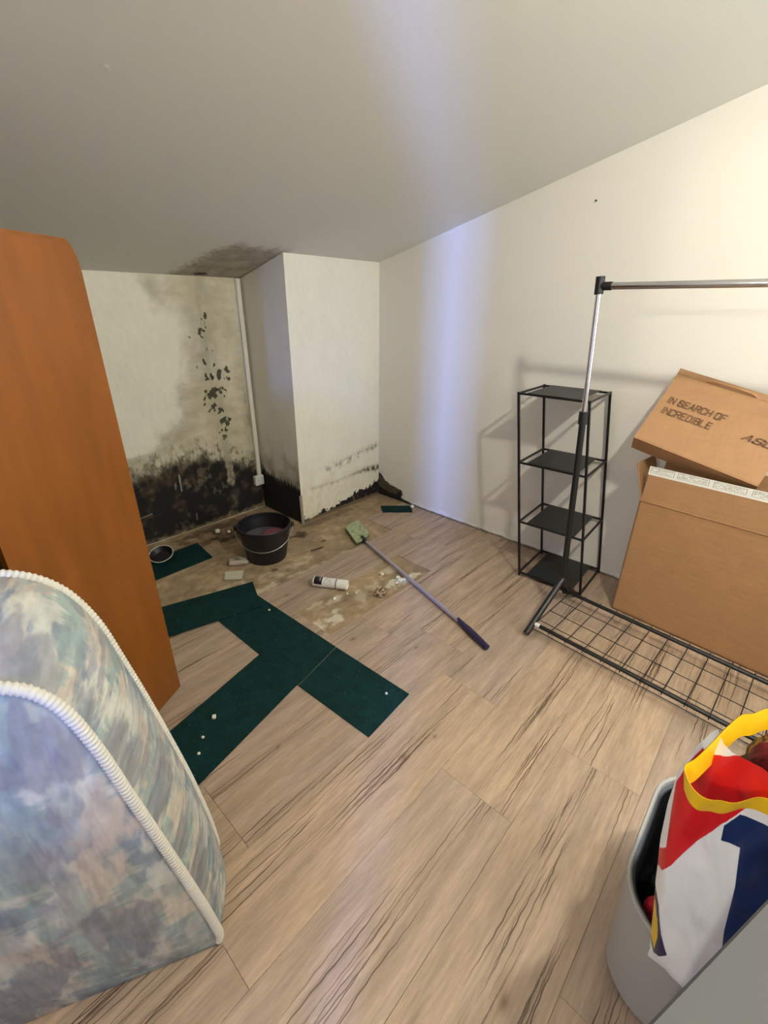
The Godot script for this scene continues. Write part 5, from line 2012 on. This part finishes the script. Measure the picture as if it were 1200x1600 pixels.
	rock("crumpled_scrap", Vector3(1.478, 0.008, -1.372), Vector3(0.040, 0.014, 0.030), 0.4, pm, 351, "crumpled brown and white scrap on the bare concrete strip", "scrap", "", 0.8)
	# plaster crumbs
	var cr := mat(rgb(228, 224, 210), 0.85)
	var pos := [[1.28, -1.512, 0.011], [1.625, -1.492, 0.012], [1.66, -1.40, 0.014], [1.645, -1.37, 0.018], [1.67, -1.36, 0.013], [1.62, -1.375, 0.010], [1.40, -1.47, 0.007], [1.36, -1.50, 0.007], [0.47, -1.27, 0.010], [2.462, -1.955, 0.017], [1.30, -2.60, 0.016], [1.25, -2.66, 0.02], [1.36, -2.56, 0.012], [1.72, -1.36, 0.010], [0.99, -0.88, 0.006], [0.985, -1.67, 0.006], [0.40, -1.22, 0.006], [0.36, -1.17, 0.006]]
	var proto: MeshInstance3D = null
	for k in pos.size():
		var p: Array = pos[k]
		var bare: bool = (p[1] > -1.565 and p[1] < -1.31 and p[0] > 1.06 and p[0] < 1.84) or p[1] < -2.1
		var y := -0.006 if bare else 0.0
		if k in [8, 14, 15, 16, 17]: y = 0.0045
		if k == 9: y = 0.0065
		var o: MeshInstance3D
		if proto == null:
			o = rock("plaster_crumb", Vector3.ZERO, Vector3(1, 0.7, 0.85), 0, cr, 361, "", "")
			proto = o
		else:
			o = proto.duplicate()
			o.name = numbered("plaster_crumb")
			add_child(o)
		o.scale = Vector3.ONE * p[2]
		o.rotation.y = k * 1.7
		o.position = Vector3(p[0], y + 0.0062 * p[2] / 0.01, p[1])
		var where := "small white plaster crumb on the bare concrete strip by the mop pole"
		if k in [8, 16, 17]: where = "white plaster crumb on the long green board by the mattress"
		elif k == 14: where = "tiny white plaster crumb on the short green board"
		elif k == 15: where = "tiny white plaster crumb beside the slanted green board"
		elif k == 9: where = "bright white plaster crumb on the small green offcut in the corner"
		elif k in [10, 11, 12]: where = "grey-white plaster crumb on the dirty concrete behind the bucket"
		elif k in [0, 6, 7]: where = "small white plaster crumb on the concrete near the spray can cap"
		tag(o, where, "plaster crumb", "plaster crumbs scattered on the floor")
	# splinter of dark wood and a loose piece of old board by the wall
	g = G.new()
	g.bar(Vector3(1.52, 0.0, -2.0), Vector3(1.60, -0.001, -1.985), 0.012, 0.006, 0.001)
	tag(part("wood_splinter", g, mat(rgb(84, 62, 42), 0.8)), "thin dark splinter of wood on the concrete beside the mop pad", "splinter")

func rock(called: String, c: Vector3, r: Vector3, turn: float, m: Material, sd: int, label: String, cat: String, group: String = "", amp: float = 0.35) -> MeshInstance3D:
	var nz := noise(sd, 0.9, 3)
	var pts := []
	var uvs := []
	var seg := 8
	var nu := 15
	for j in seg + 1:
		var th := PI * j / seg
		for k in nu:
			var ph := TAU * (k % (nu - 1)) / (nu - 1)
			var dd := Vector3(sin(th) * cos(ph), -cos(th), sin(th) * sin(ph))
			# boxy, chipped shape
			var q := Vector3(signf(dd.x) * pow(absf(dd.x), 0.6), signf(dd.y) * pow(absf(dd.y), 0.6), signf(dd.z) * pow(absf(dd.z), 0.6))
			var f := 0.85 + amp * nz.get_noise_3dv(dd * 2.2)
			pts.append(c + Basis(Vector3.UP, turn) * (q * r * f))
			uvs.append(Vector2(float(k) / (nu - 1), float(j) / seg))
	var g := G.new()
	g.grid(pts, nu, seg + 1, uvs, true, true)
	var o := part(called, g, m)
	if label: tag(o, label, cat, group)
	return o
